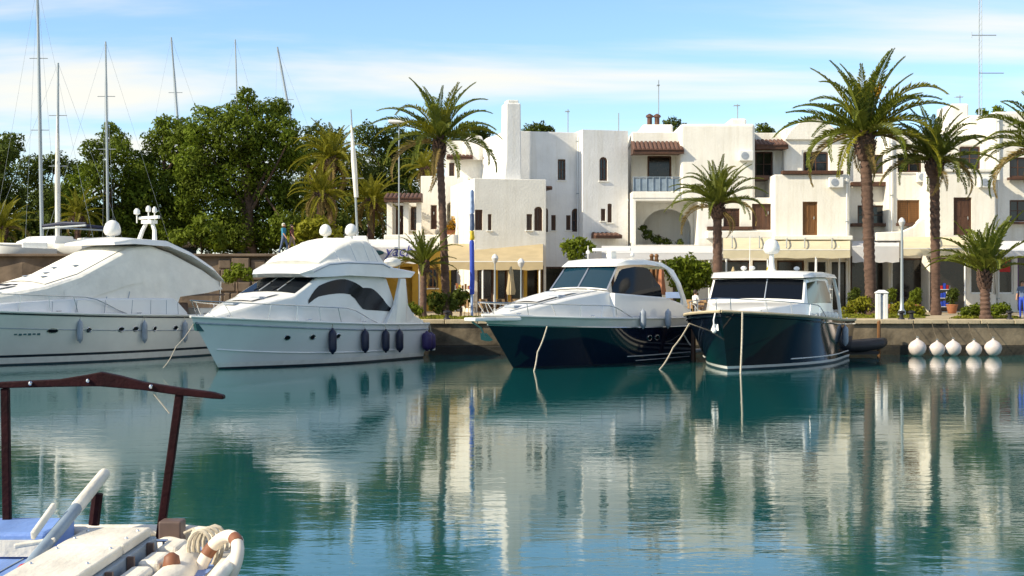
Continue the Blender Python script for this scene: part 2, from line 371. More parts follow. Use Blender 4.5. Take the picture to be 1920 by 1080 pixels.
# ------------------------------------------------------------------ houses
def wall_mesh(s, x0, x1, y0, y1, z0, z1, ops):
    """a closed block whose front (y0) has recessed openings; ops = (xa, xb, za, zb, arch, depth)"""
    xs = sorted({round(v, 4) for v in [x0, x1] + [o[i] for o in ops for i in (0, 1)]})
    zs = sorted({round(v, 4) for v in [z0, z1] + [o[i] for o in ops for i in (2, 3)]})
    def P3(x, y, z): return s.pt((x, y, z), True)
    def inop(x, z):
        return any(o[0] < x < o[1] and o[2] < z < o[3] for o in ops)
    for xa, xb in zip(xs, xs[1:]):
        for za, zb in zip(zs, zs[1:]):
            if not inop((xa + xb) / 2, (za + zb) / 2):
                s.face([P3(xa, y0, za), P3(xb, y0, za), P3(xb, y0, zb), P3(xa, y0, zb)])
    for xa, xb in zip(xs, xs[1:]):
        s.face([P3(xa, y0, z1), P3(xb, y0, z1), P3(xb, y1, z1), P3(xa, y1, z1)])
    for za, zb in zip(zs, zs[1:]):
        s.face([P3(x0, y0, za), P3(x0, y0, zb), P3(x0, y1, zb), P3(x0, y1, za)])
        s.face([P3(x1, y0, za), P3(x1, y1, za), P3(x1, y1, zb), P3(x1, y0, zb)])
    s.face([P3(x0, y1, z) for z in zs] + [P3(x1, y1, z) for z in zs[::-1]])
    for xa, xb, za, zb, arch, dep in ops:
        out = [(xa, za), (xb, za)]
        if arch:
            r = (xb - xa) / 2; h = min(r * arch, (zb - za) * 0.9); c = (xa + xb) / 2; zc = zb - h
            arc = [(c + r * math.cos(t), zc + h * math.sin(t)) for t in np.linspace(0, math.pi, 13)]
            out += arc
            for half, cor in ((arc[:7], (xb, zb)), (arc[6:], (xa, zb))):
                for a, b in zip(half, half[1:]):
                    s.face([s.pt((cor[0], y0, cor[1]), True), s.pt((a[0], y0, a[1]), True), s.pt((b[0], y0, b[1]), True)])
        else: out += [(xb, zb), (xa, zb)]
        n = len(out)
        fr = [s.pt((p[0], y0, p[1]), True) for p in out]; bk = [s.pt((p[0], y0 + dep, p[1]), True) for p in out]
        for k in range(n): s.face([fr[k], fr[(k + 1) % n], bk[(k + 1) % n], bk[k]])
        s.face(bk)
    return s

def arch_outline(xa, xb, za, zb, arch, n=11):
    if not arch: return [(xa, za), (xb, za), (xb, zb), (xa, zb)]
    r = (xb - xa) / 2; h = min(r * arch, (zb - za) * 0.9); c = (xa + xb) / 2
    return [(xa, za), (xb, za)] + [(c + r * math.cos(t), zb - h + h * math.sin(t)) for t in np.linspace(0, math.pi, n)]
def slab(s, out, y0, y1, mi=0):
    n = len(out); a = [s.pt((p[0], y0, p[1])) for p in out]; b = [s.pt((p[0], y1, p[1])) for p in out]
    s.face(a, mi); s.face(b[::-1], mi)
    for k in range(n): s.face((a[k], b[k], b[(k + 1) % n], a[(k + 1) % n]), mi)
    return s
def inset(out, d):
    xs = [p[0] for p in out]; zs = [p[1] for p in out]; cx = (min(xs) + max(xs)) / 2; cz = (min(zs) + max(zs)) / 2
    hx = (max(xs) - min(xs)) / 2; hz = (max(zs) - min(zs)) / 2
    return [(cx + (p[0] - cx) * (hx - d) / hx, cz + (p[1] - cz) * (hz - d) / hz) for p in out]
def ring_slab(s, out, d, y0, y1, mi=0):
    inn = inset(out, d); n = len(out)
    A = [s.pt((p[0], y0, p[1])) for p in out]; B = [s.pt((p[0], y0, p[1])) for p in inn]
    C = [s.pt((p[0], y1, p[1])) for p in out]; D = [s.pt((p[0], y1, p[1])) for p in inn]
    for k in range(n):
        j = (k + 1) % n
        s.face((A[k], A[j], B[j], B[k]), mi); s.face((B[k], B[j], D[j], D[k]), mi); s.face((A[k], C[k], C[j], A[j]), mi); s.face((C[k], D[k], D[j], C[j]), mi)
    return s

def window(h, xa, xb, za, zb, y, kind, arch, frame='wood'):
    out = arch_outline(xa, xb, za, zb, arch)
    if kind == 'window':
        f = ring_slab(MB(), out, 0.09, y + 0.10, y + 0.19); c = (xa + xb) / 2
        f.box(c - 0.03, c + 0.03, y + 0.105, y + 0.185, za + 0.05, zb - 0.06)
        if zb - za > 1.0: f.box(xa + 0.05, xb - 0.05, y + 0.112, y + 0.178, (za + zb) / 2 - 0.02, (za + zb) / 2 + 0.02)
        w = f.build('window', frame, h)
        for side in (0, 1):
            p = MB(); xx = (xa + 0.07, c - 0.028) if side == 0 else (c + 0.028, xb - 0.07)
            if arch:
                o2 = [(min(max(a, xx[0]), xx[1]), b) for a, b in inset(out, 0.06)]; slab(p, o2, y + 0.145, y + 0.165)
            else: p.box(xx[0], xx[1], y + 0.145, y + 0.165, za + 0.07, zb - 0.07)
            p.build('pane', 'dark_glass', w)
        si = MB(); si.box(xa - 0.08, xb + 0.08, y - 0.07, y + 0.18, za - 0.08, za - 0.003); si.build('sill', 'stucco', w, bevel=0.015)
    elif kind == 'shutter':
        f = ring_slab(MB(), out, 0.08, y + 0.08, y + 0.17); w = f.build('window', frame, h); c = (xa + xb) / 2
        sl = MB()
        for (a, b) in ((xa + 0.08, c - 0.015), (c + 0.015, xb - 0.08)):
            leaf = MB(); leaf.box(a, b, y + 0.12, y + 0.15, za + 0.08, zb - 0.08)
            k = za + 0.16
            while k < zb - 0.15:
                leaf.obox((a + 0.05, y + 0.115, k), (b - 0.05, y + 0.115, k), 0.05, 0.03); k += 0.12
            leaf.build('shutter', frame, w)
    elif kind == 'door':
        f = ring_slab(MB(), out, 0.09, y + 0.10, y + 0.20); w = f.build('door', frame, h)
        n = 2 if xb - xa > 0.85 else 1
        for k in range(n):
            a = xa + 0.085 + (xb - xa - 0.17) * k / n; b = xa + 0.085 + (xb - xa - 0.17) * (k + 1) / n
            p = MB(); p.box(a + 0.006, b - 0.006, y + 0.14, y + 0.18, za + 0.02, zb - 0.09)
            for z0, z1 in ((za + 0.18, za + (zb - za) * 0.42), (za + (zb - za) * 0.5, zb - 0.25)):
                p.box(a + 0.09, b - 0.09, y + 0.125, y + 0.14, z0, z1)
            p.build('door_leaf', frame, w, bevel=0.008)
        hd = MB(); hd.tube([(xb - 0.2, y + 0.10, za + 0.95), (xb - 0.2, y + 0.10, za + 1.12)], 0.018); hd.build('handle', 'steel', w)
    elif kind == 'shop':
        f = ring_slab(MB(), out, 0.10, y + 0.10, y + 0.22); n = max(1, int((xb - xa) / 1.2)); w = f.build('shop_window', frame, h)
        fz = za + 0.0
        for k in range(n):
            a = xa + 0.10 + (xb - xa - 0.2) * k / n; b = xa + 0.10 + (xb - xa - 0.2) * (k + 1) / n
            p = MB(); p.box(a + 0.02, b - 0.02, y + 0.16, y + 0.18, za + 0.1, zb - 0.1); p.build('pane', 'shop_glass', w)
            if k: mu = MB(); mu.box(a - 0.035, a + 0.035, y + 0.12, y + 0.2, za + 0.09, zb - 0.09); mu.build('mullion', frame, w)

def block(h, box, Y, depth, ops=(), mat='stucco', bevel=0.07, name='wall'):
    x0, y0, x1, y1 = box
    X0, X1 = PX(x0, Y), PX(x1, Y); Z1 = PZ(y0, Y); Z0 = BZ - 0.05 if y1 is None else PZ(y1, Y)
    o2 = []
    for o in ops:
        a, b, c, d = o[:4]; arch = o[5] if len(o) > 5 else 0; dep = o[6] if len(o) > 6 else 0.26
        zb = PZ(b, Y); za = BZ + 0.05 if d is None else PZ(d, Y)
        o2.append((PX(a, Y), PX(c, Y), za, zb, arch, dep))
    s = wall_mesh(MB(), X0, X1, Y, Y + depth, Z0, Z1, o2)
    w = s.build(name, mat, h, bevel=bevel)
    for o, q in zip(ops, o2):
        if o[4] in ('window', 'shutter', 'door', 'shop'):
            window(h, *q[:4], Y, o[4], q[4], o[7] if len(o) > 7 else 'wood')
    return w
def ledge(h, x0, x1, ya, yb, Y, mat='wood', dep=0.45, name='ledge'):
    s = MB(); s.box(PX(x0, Y), PX(x1, Y), Y - dep, Y + 0.02, PZ(yb, Y), PZ(ya, Y)); return s.build(name, mat, h, bevel=0.02)
def tile_roof(h, x0, x1, ya, yb, Y, dep=1.1, name='tiled_roof'):
    """a small lean-to roof of barrel tiles, each row of tiles a piece"""
    X0, X1 = PX(x0, Y), PX(x1, Y); Zt, Zb = PZ(ya, Y), PZ(yb, Y)
    th = min(0.22, (Zt - Zb) * 0.45)
    s = MB(); s.loft([[(x, Y, Zt - 0.05), (x, Y - dep, Zb + th), (x, Y - dep, Zb), (x, Y, Zb + 0.02)] for x in (X0, X1)])
    rf = s.build(name, 'wood', h)
    n = max(2, int((X1 - X0) / 0.24))
    t = MB()
    w = (X1 - X0) / n; prof = [(w * 0.46 * math.cos(a), w * 0.42 * math.sin(a)) for a in np.linspace(0, math.pi, 6)]
    t.loft([[(px_, Y + 0.0, Zt - 0.05 + pz) for px_, pz in prof], [(px_ * 1.06, Y - dep - 0.07, Zb + th - 0.02 + pz) for px_, pz in prof]])
    first = None
    for k in range(n):
        if first is None:
            first = t.build('roof_tile', 'tile', rf, smooth=True); o = first; base = o.location.copy()
        else: o = first.copy(); COL.objects.link(o)
        o.location = (X0 + (k + 0.5) * w, 0, rng.uniform(-0.01, 0.01))
    return rf

def house(name, px, Y, label):
    return thing(name, (PX(px, Y), Y, BZ), label, 'house')

# --- house with the tall chimney
hB = house('chimney_house', 1030, 85, 'white stucco house with tall square chimney and small arched windows')
block(hB, (955, 247, 1101, None), 86.2, 8, [(1056, 298, 1071, 337, 'window', 0), (1025, 390, 1037, 435, 'window', 1), (1043, 403, 1052, 432, 'window', 0), (1072, 403, 1081, 431, 'window', 0), (1083, 390, 1100, 434, 'window', 1), (1030, 500, 1075, None, 'shop', 0)], mat='stucco_cool', bevel=0.10)
block(hB, (1097, 241, 1187, None), 85.2, 7.5, [(1130, 292, 1146, 337, 'window', 1), (1133, 390, 1142, 413, 'window', 0), (1146, 380, 1155, 416, 'window', 0.5), (1110, 495, 1160, None, 'shop', 0)], mat='stucco_cool', bevel=0.12)
block(hB, (878, 337, 1016, None), 84.0, 7, [(879.5, 395, 894, 433, 'shutter', 0), (904, 403, 911, 433, 'window', 0), (978, 402, 989, 432, 'window', 0), (993, 388, 1009, 433, 'shutter', 1),
      (884, 498, 915, None, 'shop', 0), (921, 498, 941, None, 'shop', 0), (947, 498, 971, None, 'shop', 0), (977, 498, 1011, None, 'shop', 0)], bevel=0.14)
s = MB(); Yc = 84.6
s.loft([[(PX(a, Yc), Yc, z), (PX(b, Yc), Yc, z), (PX(b, Yc), Yc + 1.25, z), (PX(a, Yc), Yc + 1.25, z)] for a, b, z in ((938, 974, PZ(345, Yc)), (943, 973, PZ(300, Yc)), (944, 972, PZ(195, Yc)))])
ch = s.build('chimney', 'stucco_cool', hB, bevel=0.08)
s = MB(); s.box(PX(948, Yc), PX(969, Yc), Yc + 0.15, Yc + 1.1, PZ(195, Yc), PZ(189, Yc)); s.build('chimney_cap', 'stucco', ch, bevel=0.05)
tile_roof(hB, 958, 1027, 350, 360, 86.1, 2.0, 'tiled_ledge')
tile_roof(hB, 1113, 1165, 436, 447, 85.1, 0.9, 'tiled_canopy')
for px in (918, 944, 974, 1001): ledge(hB, px - 3, px + 3, 497, 584, 83.9, 'ochre', 0.18, 'pillar')
hB.rotation_euler = (0, 0, R(14))

# --- house on the left with the tiled porch
hA = house('porch_house', 840, 90, 'white house with red brown tiled porch left of the chimney house')
block(hA, (836, 262, 960, None), 92, 8, [(910, 297, 939, 333, 'shutter', 0.5), (842, 305, 852, 335, 'window', 0)], bevel=0.14)
block(hA, (868, 254, 905, 300), 91.6, 3, (), bevel=0.2)
s = MB(); slab(s, arch_outline(PX(903, 91.8), PX(945, 91.8), PZ(290, 91.8), PZ(256, 91.8), 0.9), 91.7, 92.2); s.build('curved_parapet', 'stucco', hA, bevel=0.05)
tile_roof(hA, 838, 887, 290, 300, 91.9, 0.8)
tile_roof(hA, 906, 943, 293, 300, 91.9, 0.5, 'window_hood')
block(hA, (789, 330, 878, None), 90, 6, [(808, 385, 819, 430, 'door', 0), (838, 378, 872, 440, '', 0.5, 1.6)], bevel=0.14)
block(hA, (722, 443, 885, None), 87.6, 5, [(747, 500, 773, None, '', 0, 0.5), (802, 503, 821, 540, 'window', 0, 0.26, 'wood_warm'), (842, 498, 876, None, 'shop', 0, 0.26, 'yellow')], mat='ochre', bevel=0.06, name='shop_wall')
s = MB(); s.box(PX(720, 87.5), PX(888, 87.5), 87.4, 87.75, PZ(470, 87.5), PZ(440, 87.5)); s.build('terrace_parapet', 'stucco', hA, bevel=0.06)
tile_roof(hA, 724, 793, 363, 381, 88.6, 1.6, 'porch_roof')
for a in (726, 757, 781):
    s = MB(); s.box(PX(a, 88), PX(a + 10, 88), 87.8, 88.15, PZ(441, 88), PZ(379, 88)); s.build('porch_column', 'stucco', hA, bevel=0.03)
block(hA, (724, 378, 792, 443), 90.2, 2.5, [(742, 385, 756, 443, 'door', 0), (770, 388, 782, 432, 'window', 0)])
fb = thing('flower_box', (PX(852, 89.2), 88.4, PZ(440, 88.4)), 'box of yellow orange flowers on the terrace of the porch house', 'flowers')
s = MB(); s.box(PX(838, 88.4), PX(868, 88.4), 88.2, 88.6, PZ(441, 88.4), PZ(432, 88.4)); s.build('trough', 'terracotta', fb, bevel=0.02)
leaf_mesh('blooms', [(P(844, 426, 88.4), 0.3, 0.25), (P(853, 420, 88.4), 0.35, 0.4), (P(863, 427, 88.4), 0.3, 0.25)], 'flower', fb, 0.11)

# --- house with the loggia over the arched passage
hC = house('loggia_house', 1300, 85, 'white house with upper loggia above a wide arched passage')
block(hC, (1185, 247, 1279, 268), 86.0, 7, ())
block(hC, (1183, 266, 1279, 362), 87.6, 6, [(1214, 292, 1259, 360, 'shop', 0)], mat='stucco')
tile_roof(hC, 1183, 1277, 264, 292, 86.2, 1.5)
s = MB(); Y = 85.0; s.box(PX(1185, Y), PX(1277, Y), Y, Y + 2.7, PZ(372, Y), PZ(359, Y)); s.build('loggia_floor', 'stucco', hC, bevel=0.05)
ba = MB(); ba.box(PX(1187, Y), PX(1275, Y), Y + 0.12, Y + 0.15, PZ(358, Y), PZ(334, Y)); bal = ba.build('balustrade', 'grey_blue', hC)
for k in range(8):
    ba = MB(); x = PX(1188 + k * 12.3, Y); ba.tube([(x, Y + 0.08, PZ(359, Y)), (x, Y + 0.08, PZ(332, Y))], 0.025); ba.build('baluster', 'grey_blue', bal)
ba = MB(); ba.tube([(PX(1186, Y), Y + 0.08, PZ(332, Y)), (PX(1276, Y), Y + 0.08, PZ(332, Y))], 0.03); ba.build('handrail', 'grey_blue', bal)
block(hC, (1185, 370, 1340, None), 85.05, 9, [(1192, 376, 1309, 459, '', 0, 4.2), (1200, 498, 1240, None, 'shop', 0), (1262, 498, 1305, None, 'shop', 0)], bevel=0.08)
s = wall_mesh(MB(), PX(1190, 87), PX(1309, 87), 87.4, 87.9, PZ(459, 87), PZ(374, 87), [(PX(1206, 87), PX(1297, 87), PZ(458, 87), PZ(391, 87), 0.85, 0.499)])
# the inner arch is open at the back: only front, ring and reveal
s = MB(); outl = arch_outline(PX(1206, 87), PX(1297, 87), PZ(458.5, 87), PZ(391, 87), 0.85, 15); box_ = [(PX(1190, 87), PZ(458.5, 87)), (PX(1311, 87), PZ(458.5, 87))]
zt = PZ(375, 87); arc = outl[2:]
for yy in (87.4, 87.8):
    for a, b in zip(arc, arc[1:]): s.poly([(a[0], yy, a[1]), (b[0], yy, b[1]), (b[0], yy, zt), (a[0], yy, zt)])
    s.poly([(PX(1297, 87), yy, PZ(458.5, 87)), (PX(1311, 87), yy, PZ(458.5, 87)), (PX(1311, 87), yy, zt), (PX(1297, 87), yy, zt)])
    s.poly([(PX(1190, 87), yy, PZ(458.5, 87)), (PX(1206, 87), yy, PZ(458.5, 87)), (PX(1206, 87), yy, zt), (PX(1190, 87), yy, zt)])
full = [outl[1]] + arc + [outl[0]]
for a, b in zip(full, full[1:]): s.poly([(a[0], 87.4, a[1]), (b[0], 87.4, b[1]), (b[0], 87.8, b[1]), (a[0], 87.8, a[1])])
s.build('inner_arch', 'stucco', hC)
block(hC, (1276, 232, 1416, 371), 85.0, 8, (), bevel=0.16)
block(hC, (1339, 370.5, 1458, None), 85.1, 8, [(1357, 391, 1387, 430, 'shutter', 0, 0.26, 'wood'), (1410, 382, 1447, 431, 'door', 0, 0.26, 'wood'), (1343, 488, 1407, None, 'shop', 0), (1411, 488, 1456, None, 'shop', 0)], bevel=0.08)
ledge(hC, 1325, 1410, 425, 431, 85.1, 'wood', 0.35)
block(hC, (1414, 249, 1474, 372), 87.2, 6, [(1416, 284, 1449, 331, 'window', 0)], bevel=0.10)
tile_roof(hC, 1411, 1470, 262, 283, 87.1, 1.4)
s = MB(); s.box(PX(1412, 86.2), PX(1452, 86.2), 85.6, 87.2, PZ(338, 86.2), PZ(330, 86.2)); s.build('balcony_slab', 'wood', hC, bevel=0.02)
s = MB(); s.box(PX(1325, 84.6), PX(1470, 84.6), 84.4, 85.15, PZ(447, 84.6), PZ(433, 84.6)); s.build('terrace_edge', 'stucco', hC, bevel=0.05)

# --- house with the curved parapet
hD = house('curved_parapet_house', 1530, 84, 'white house with curved parapet and warm wooden balcony door')
block(hD, (1452, 327, 1594, None), 84.0, 9, [(1505, 378, 1533, 441, 'door', 0, 0.26, 'wood_warm'), (1457, 488, 1508, None, 'shop', 0), (1513, 488, 1552, None, 'shop', 0, 0.26, 'white_paint'), (1557, 488, 1590, None, 'shop', 0, 0.26, 'white_paint')], bevel=0.12)
block(hD, (1470, 240, 1592, 330), 86.4, 7, [(1507, 285, 1553, 323, 'window', 0)], bevel=0.14)
s = MB(); xa, xb = PX(1472, 86.3), PX(1594, 86.3)
prof = [(xa, PZ(262, 86.3))] + [(xa + (xb - xa) * t, PZ(262 - 40 * math.sin(math.pi * min(1, t * 1.15)) ** 0.7, 86.3)) for t in np.linspace(0.02, 0.85, 18)] + [(xb, PZ(262, 86.3))]
slab(s, prof, 86.2, 86.9); s.build('curved_parapet', 'stucco', hD, bevel=0.04)
ledge(hD, 1464, 1578, 321, 327.5, 84.3, 'wood', 0.5)
for a in (1441, 1555):
    pass
s = MB(); s.box(PX(1450, 83.4), PX(1598, 83.4), 83.2, 84.05, PZ(450, 83.4), PZ(442, 83.4)); s.build('terrace_edge', 'stucco', hD, bevel=0.05)

# --- recessed house behind the tallest palm
hE = house('recessed_house', 1668, 86, 'white recessed house behind the tallest palm, with wooden windows')
block(hE, (1592, 262, 1668, None), 86.6, 7, [(1608, 385, 1659, 421, 'window', 0), (1618, 290, 1660, 326, 'window', 0), (1595, 480, 1626, None, 'shop', 0), (1633, 485, 1664, None, 'shop', 0, 0.26, 'white_paint')], bevel=0.10)
ledge(hE, 1594, 1666, 419, 425, 86.5, 'wood', 0.5); ledge(hE, 1594, 1664, 342, 350, 86.5, 'wood', 0.5)
block(hE, (1666, 250, 1744, None), 85.4, 8, [(1682, 375, 1724, 420, 'shutter', 0, 0.26, 'wood_warm'), (1683, 291, 1728, 323, 'window', 0), (1671, 484, 1741, None, 'shop', 0)], bevel=0.12)
ledge(hE, 1680, 1727, 418, 424, 85.3, 'wood', 0.3)
s = MB(); s.loft([[(PX(a, 84.9), 84.6, PZ(b, 84.9)), (PX(a, 84.9), 85.35, PZ(b, 84.9)), (PX(a, 84.9), 85.35, PZ(452, 84.9)), (PX(a, 84.9), 84.6, PZ(452, 84.9))] for a, b in ((1640, 436), (1690, 434), (1712, 424), (1726, 410), (1740, 410))]); s.build('swept_parapet', 'stucco', hE, bevel=0.06)

# --- right hand houses
hF = house('terrace_house', 1800, 84, 'white house with dark door behind the right hand pair of tall palms')
block(hF, (1741, 322, 1868, None), 84.0, 9, [(1788, 370, 1822, 441, 'door', 0), (1744, 484, 1812, None, 'shop', 0), (1819, 482, 1864, 551, 'shop', 0, 0.26, 'white_paint')], bevel=0.12)
block(hF, (1752, 250, 1862, 325), 86.6, 7, [(1800, 275, 1838, 318, 'window', 0)], bevel=0.14)
block(hF, (1783, 194, 1817, 252), 88.5, 3, (), bevel=0.12, name='roof_tower'); block(hF, (1815, 216, 1866, 252), 88.0, 5, (), bevel=0.14, name='roof_room')
ledge(hF, 1748, 1862, 318, 323, 84.3, 'stucco', 0.4)
hG = house('corner_house', 1910, 85, 'white house at the right edge with dark windows above a shop')
block(hG, (1864, 209, 2010, None), 85.2, 9, [(1893, 375, 1926, 415, 'window', 0), (1893, 295, 1926, 332, 'window', 0), (1872, 482, 1901, 551, 'shop', 0, 0.26, 'white_paint'), (1908, 478, 1940, None, 'shop', 0, 0.26, 'violet')], bevel=0.14)
ledge(hG, 1888, 1930, 333, 338, 85.1, 'wood', 0.5); ledge(hG, 1888, 1930, 416, 420, 85.1, 'wood', 0.3)
# rooftop rooms and chimney pots behind the parapets
rr = house('roof_terrace_house', 1240, 91, 'low white rooftop rooms with small chimney pots behind the loggia')
block(rr, (1205, 233, 1262, None), 91, 4, (), bevel=0.12); block(rr, (1370, 222, 1400, None), 92, 3, (), bevel=0.12)
for px in (1218, 1232):
    s = MB(); s.lathe([(0.16, 0), (0.16, 0.45), (0.26, 0.5), (0.22, 0.62), (0.05, 0.72)], 8, (PX(px, 91.5), 91.5, PZ(234, 91.5))); s.build('chimney_pot', 'tile', rr)

# --- antennas
def antenna(px, y0, y1, Y, label, bars=()):
    t = thing('roof_antenna', (PX(px, Y), Y, PZ(y1, Y)), label, 'antenna', 'antennas on the roofs')
    s = MB(); s.tube([P(px, y1 + 3, Y), P(px, y0, Y)], 0.035, 5); s.build('pole', 'mast', t)
    for y, w in bars:
        s = MB(); s.tube([P(px - w, y, Y), P(px + w * 0.7, y, Y)], 0.03, 4)
        for k in range(4): s.tube([P(px - w + k * w * 0.45, y, Y) + Vector((0, -0.35, 0)), P(px - w + k * w * 0.45, y, Y) + Vector((0, 0.35, 0))], 0.015, 4)
        s.build('crossbar', 'mast', t)
antenna(1065, 205, 247, 88, 'thin roof antenna with small head right of the chimney', ((209, 5),))
antenna(1160, 212, 243, 88, 'plain thin rod antenna left of the loggia roof')
antenna(1235, 150, 236, 92, 'tall thin mast antenna above the loggia rooftop', ((160, 3),))
antenna(1383, 195, 224, 93, 'short forked antenna on the small rooftop room', ((198, 7),))
antenna(1800, 178, 196, 89, 'low antenna on the roof tower by the right palms', ((182, 8),))
t = thing('radio_mast', (PX(1838, 96), 96, BZ), 'tall grey radio mast with cross arms rising behind the right houses', 'mast')
s = MB()
for dx, dy in ((-0.13, 0), (0.13, 0), (0, 0.2)): s.tube([(PX(1838, 96) + dx, 96 + dy, BZ), (PX(1838, 96) + dx * 0.7, 96 + dy, PZ(-30, 96))], 0.025, 4)
z = BZ
while z < PZ(-25, 96): s.tube([(PX(1838, 96) - 0.13, 96, z), (PX(1838, 96) + 0.13, 96, z + 0.4)], 0.012, 3); z += 0.4
s.build('lattice', 'mast', t)
for y, a, b in ((66, 1822, 1868), (137, 1836, 1882)):
    s = MB(); s.tube([P(a, y, 96), P(b, y, 96)], 0.035, 4); s.tube([P(a, y - 6, 96), P(a, y + 6, 96)], 0.025, 4); s.build('cross_arm', 'mast', t)

# --- awnings
def awning(name, label, x0, x1, ya, yb, Yw, Yf, mat, val=0.3, posts=(), arms=0, group='shop awnings'):
    t = thing(name, (PX((x0 + x1) / 2, Yf), Yf, BZ), label, 'awning', group)
    zt, zb = PZ(ya, Yw), PZ(yb, Yf) + val
    n = 14; rows = []
    for k in range(n + 1):
        u = k / n
        rows.append([Vector((PX(x0, Yw) * (1 - v) + PX(x0, Yf) * v, 0, 0)) * (1 - u) + Vector((PX(x1, Yw) * (1 - v) + PX(x1, Yf) * v, 0, 0)) * u + Vector((0, Yw + (Yf - Yw) * v, zt + (zb - zt) * v - 0.10 * math.sin(math.pi * v) - 0.04 * math.sin(u * 3.14 * 6) ** 2 * math.sin(math.pi * v))) for v in np.linspace(0, 1, 7)])
    top = MB(); top.grid(rows); top.grid([[p + Vector((0, 0, -0.02)) for p in r] for r in rows], flip=True)
    top.build('fabric', mat, t, smooth=60)
    va = MB(); va.grid([[r[-1] for r in rows], [r[-1] + Vector((0, -0.02, -val - 0.03 * math.sin(i * 1.7))) for i, r in enumerate(rows)]]); va.build('valance', mat, t)
    fr = MB(); fr.tube([rows[0][-1] + Vector((0, 0.02, -0.03)), rows[-1][-1] + Vector((0, 0.02, -0.03))], 0.035); fr.build('front_bar', 'white_paint', t)
    for i in range(arms):
        u = (i + 0.5) / arms; k = int(u * n); a = MB(); a.tube([rows[k][0] + Vector((0, 0, 0.10)), rows[k][-1] + Vector((0, 0, 0.09))], 0.04, 5); a.build('rafter', 'mast', t)
    for px in posts:
        p_ = MB(); x = PX(px, Yf); p_.tube([(x, Yf + 0.06, BZ), (x, Yf + 0.06, zb - 0.02)], 0.055, 8); p_.build('post', 'white_paint', t)
    return t, rows
t, rows = awning('shop_awning', 'white shop awning with blue lettering left of the small palm', 690, 790, 449, 494, 87.3, 85.6, 'awning_white', 1.0, (700, 786))
# lettering on the white awning
def lettering(text, size, loc, rx, mat, parent, shear=0.25):
    cu = bpy.data.curves.new('lettering', 'FONT'); cu.body = text; cu.size = size; cu.shear = shear; cu.extrude = 0.004
    tmp = bpy.data.objects.new('tmp', cu); COL.objects.link(tmp); bpy.context.view_layer.update()
    me = bpy.data.meshes.new_from_object(tmp.evaluated_get(bpy.context.evaluated_depsgraph_get())); bpy.data.objects.remove(tmp)
    o = bpy.data.objects.new('lettering', me); COL.objects.link(o); me.materials.clear(); me.materials.append(MATS[mat])
    o.parent = parent; o.location = Vector(loc) - root_of(parent).location; o.rotation_euler = (rx, 0, 0); return o
lettering('yachts', 0.95, (PX(721, 85.5), 85.55, PZ(480, 85.5)), R(90), 'ink', t)
em = MB(); em.sphere((0, 0, 0), 0.42, 0.03, 0.15, 14, 6); e = em.build('emblem', 'ink_teal', t, world=False)
e.location = Vector((PX(707, 85.5), 85.55, PZ(474, 85.5))) - t.location
awning('shop_awning', 'beige fabric awning below the chimney house, with blue banner pole before it', 826, 1018, 457, 506, 83.9, 80.2, 'awning_beige', 0.5, (832, 905, 1012))
awning('flat_canopy', 'long pale grey canopy in front of the arched passage', 1128, 1338, 461, 487, 84.8, 79.5, 'awning_white', 0.42, (1140, 1238, 1330), group='shop awnings')
awning('shop_awning', 'long cream awning with grey rafters behind the small middle palm', 1356, 1594, 446, 484, 83.9, 80.4, 'awning_cream', 0.5, (1362, 1440, 1531), 5)
awning('shop_awning', 'narrow white awning right behind the tallest palm trunk', 1598, 1686, 452, 492, 85.2, 81.6, 'awning_white', 0.95, (1574,))
awning('shop_awning', 'cream sloping awning between the white lamp post and the low right palm', 1694, 1822, 444, 479, 83.8, 80.4, 'awning_cream', 0.42, (1810,), 1)
awning('shop_awning', 'cream awning at the right edge above the red shop sign', 1826, 2000, 452, 480, 83.8, 81.0, 'awning_white', 0.3, (1990,))
# downpipes and air conditioning boxes on the house fronts
for hh, px, y0, Y in ((hB, 1094, 250, 86.1), (hC, 1462, 330, 84.95), (hD, 1588, 330, 83.9), (hE, 1672, 256, 85.3), (hG, 1872, 214, 85.1), (hA, 884, 445, 87.5)):
    rz_ = hh.rotation_euler.z; hh.rotation_euler = (0, 0, 0)
    s = MB(); s.tube([P(px, y0 + 4, Y), (PX(px, Y), Y - 0.02, BZ + 0.1)], 0.045, 7); dp = s.build('downpipe', 'white_paint', hh, smooth=50)
    for z in np.linspace(BZ + 0.8, PZ(y0 + 14, Y), 4): s = MB(); s.box(PX(px, Y) - 0.075, PX(px, Y) + 0.075, Y - 0.06, Y + 0.1, z, z + 0.05); s.build('bracket', 'mast', dp)
    hh.rotation_euler = (0, 0, rz_)
for hh, px, py, Y in ((hC, 1398, 302, 84.98), (hD, 1566, 352, 83.98), (hF, 1846, 352, 83.98), (hE, 1730, 342, 85.38)):
    s = MB(); s.box(PX(px, Y) - 0.42, PX(px, Y) + 0.42, Y - 0.34, Y, PZ(py, Y), PZ(py, Y) + 0.6); ac = s.build('air_conditioner', 'white_paint', hh, bevel=0.03)
    s = MB(); s.lathe([(0.22, 0), (0.22, 0.02), (0.05, 0.03)], 14); f_ = s.build('fan_grille', 'fender_grey', ac, world=False); f_.rotation_euler = (R(90), 0, 0); f_.location = Vector((PX(px, Y) - 0.1, Y - 0.345, PZ(py, Y) + 0.3)) - hh.location
t = thing('shop_sign', (PX(1884, 83.3), 83.3, PZ(518, 83.3)), 'red square sign on the shop window by the low right palm', 'sign')
s = MB(); s.box(PX(1874, 83.3), PX(1894, 83.3), 83.25, 83.35, PZ(510, 83.3), PZ(487, 83.3)); s.build('panel', 'red', t, bevel=0.03)
s = MB(); s.tube([P(1884, 488, 83.3), P(1884, 470, 83.3)], 0.02); s.build('hanger', 'mast', t)
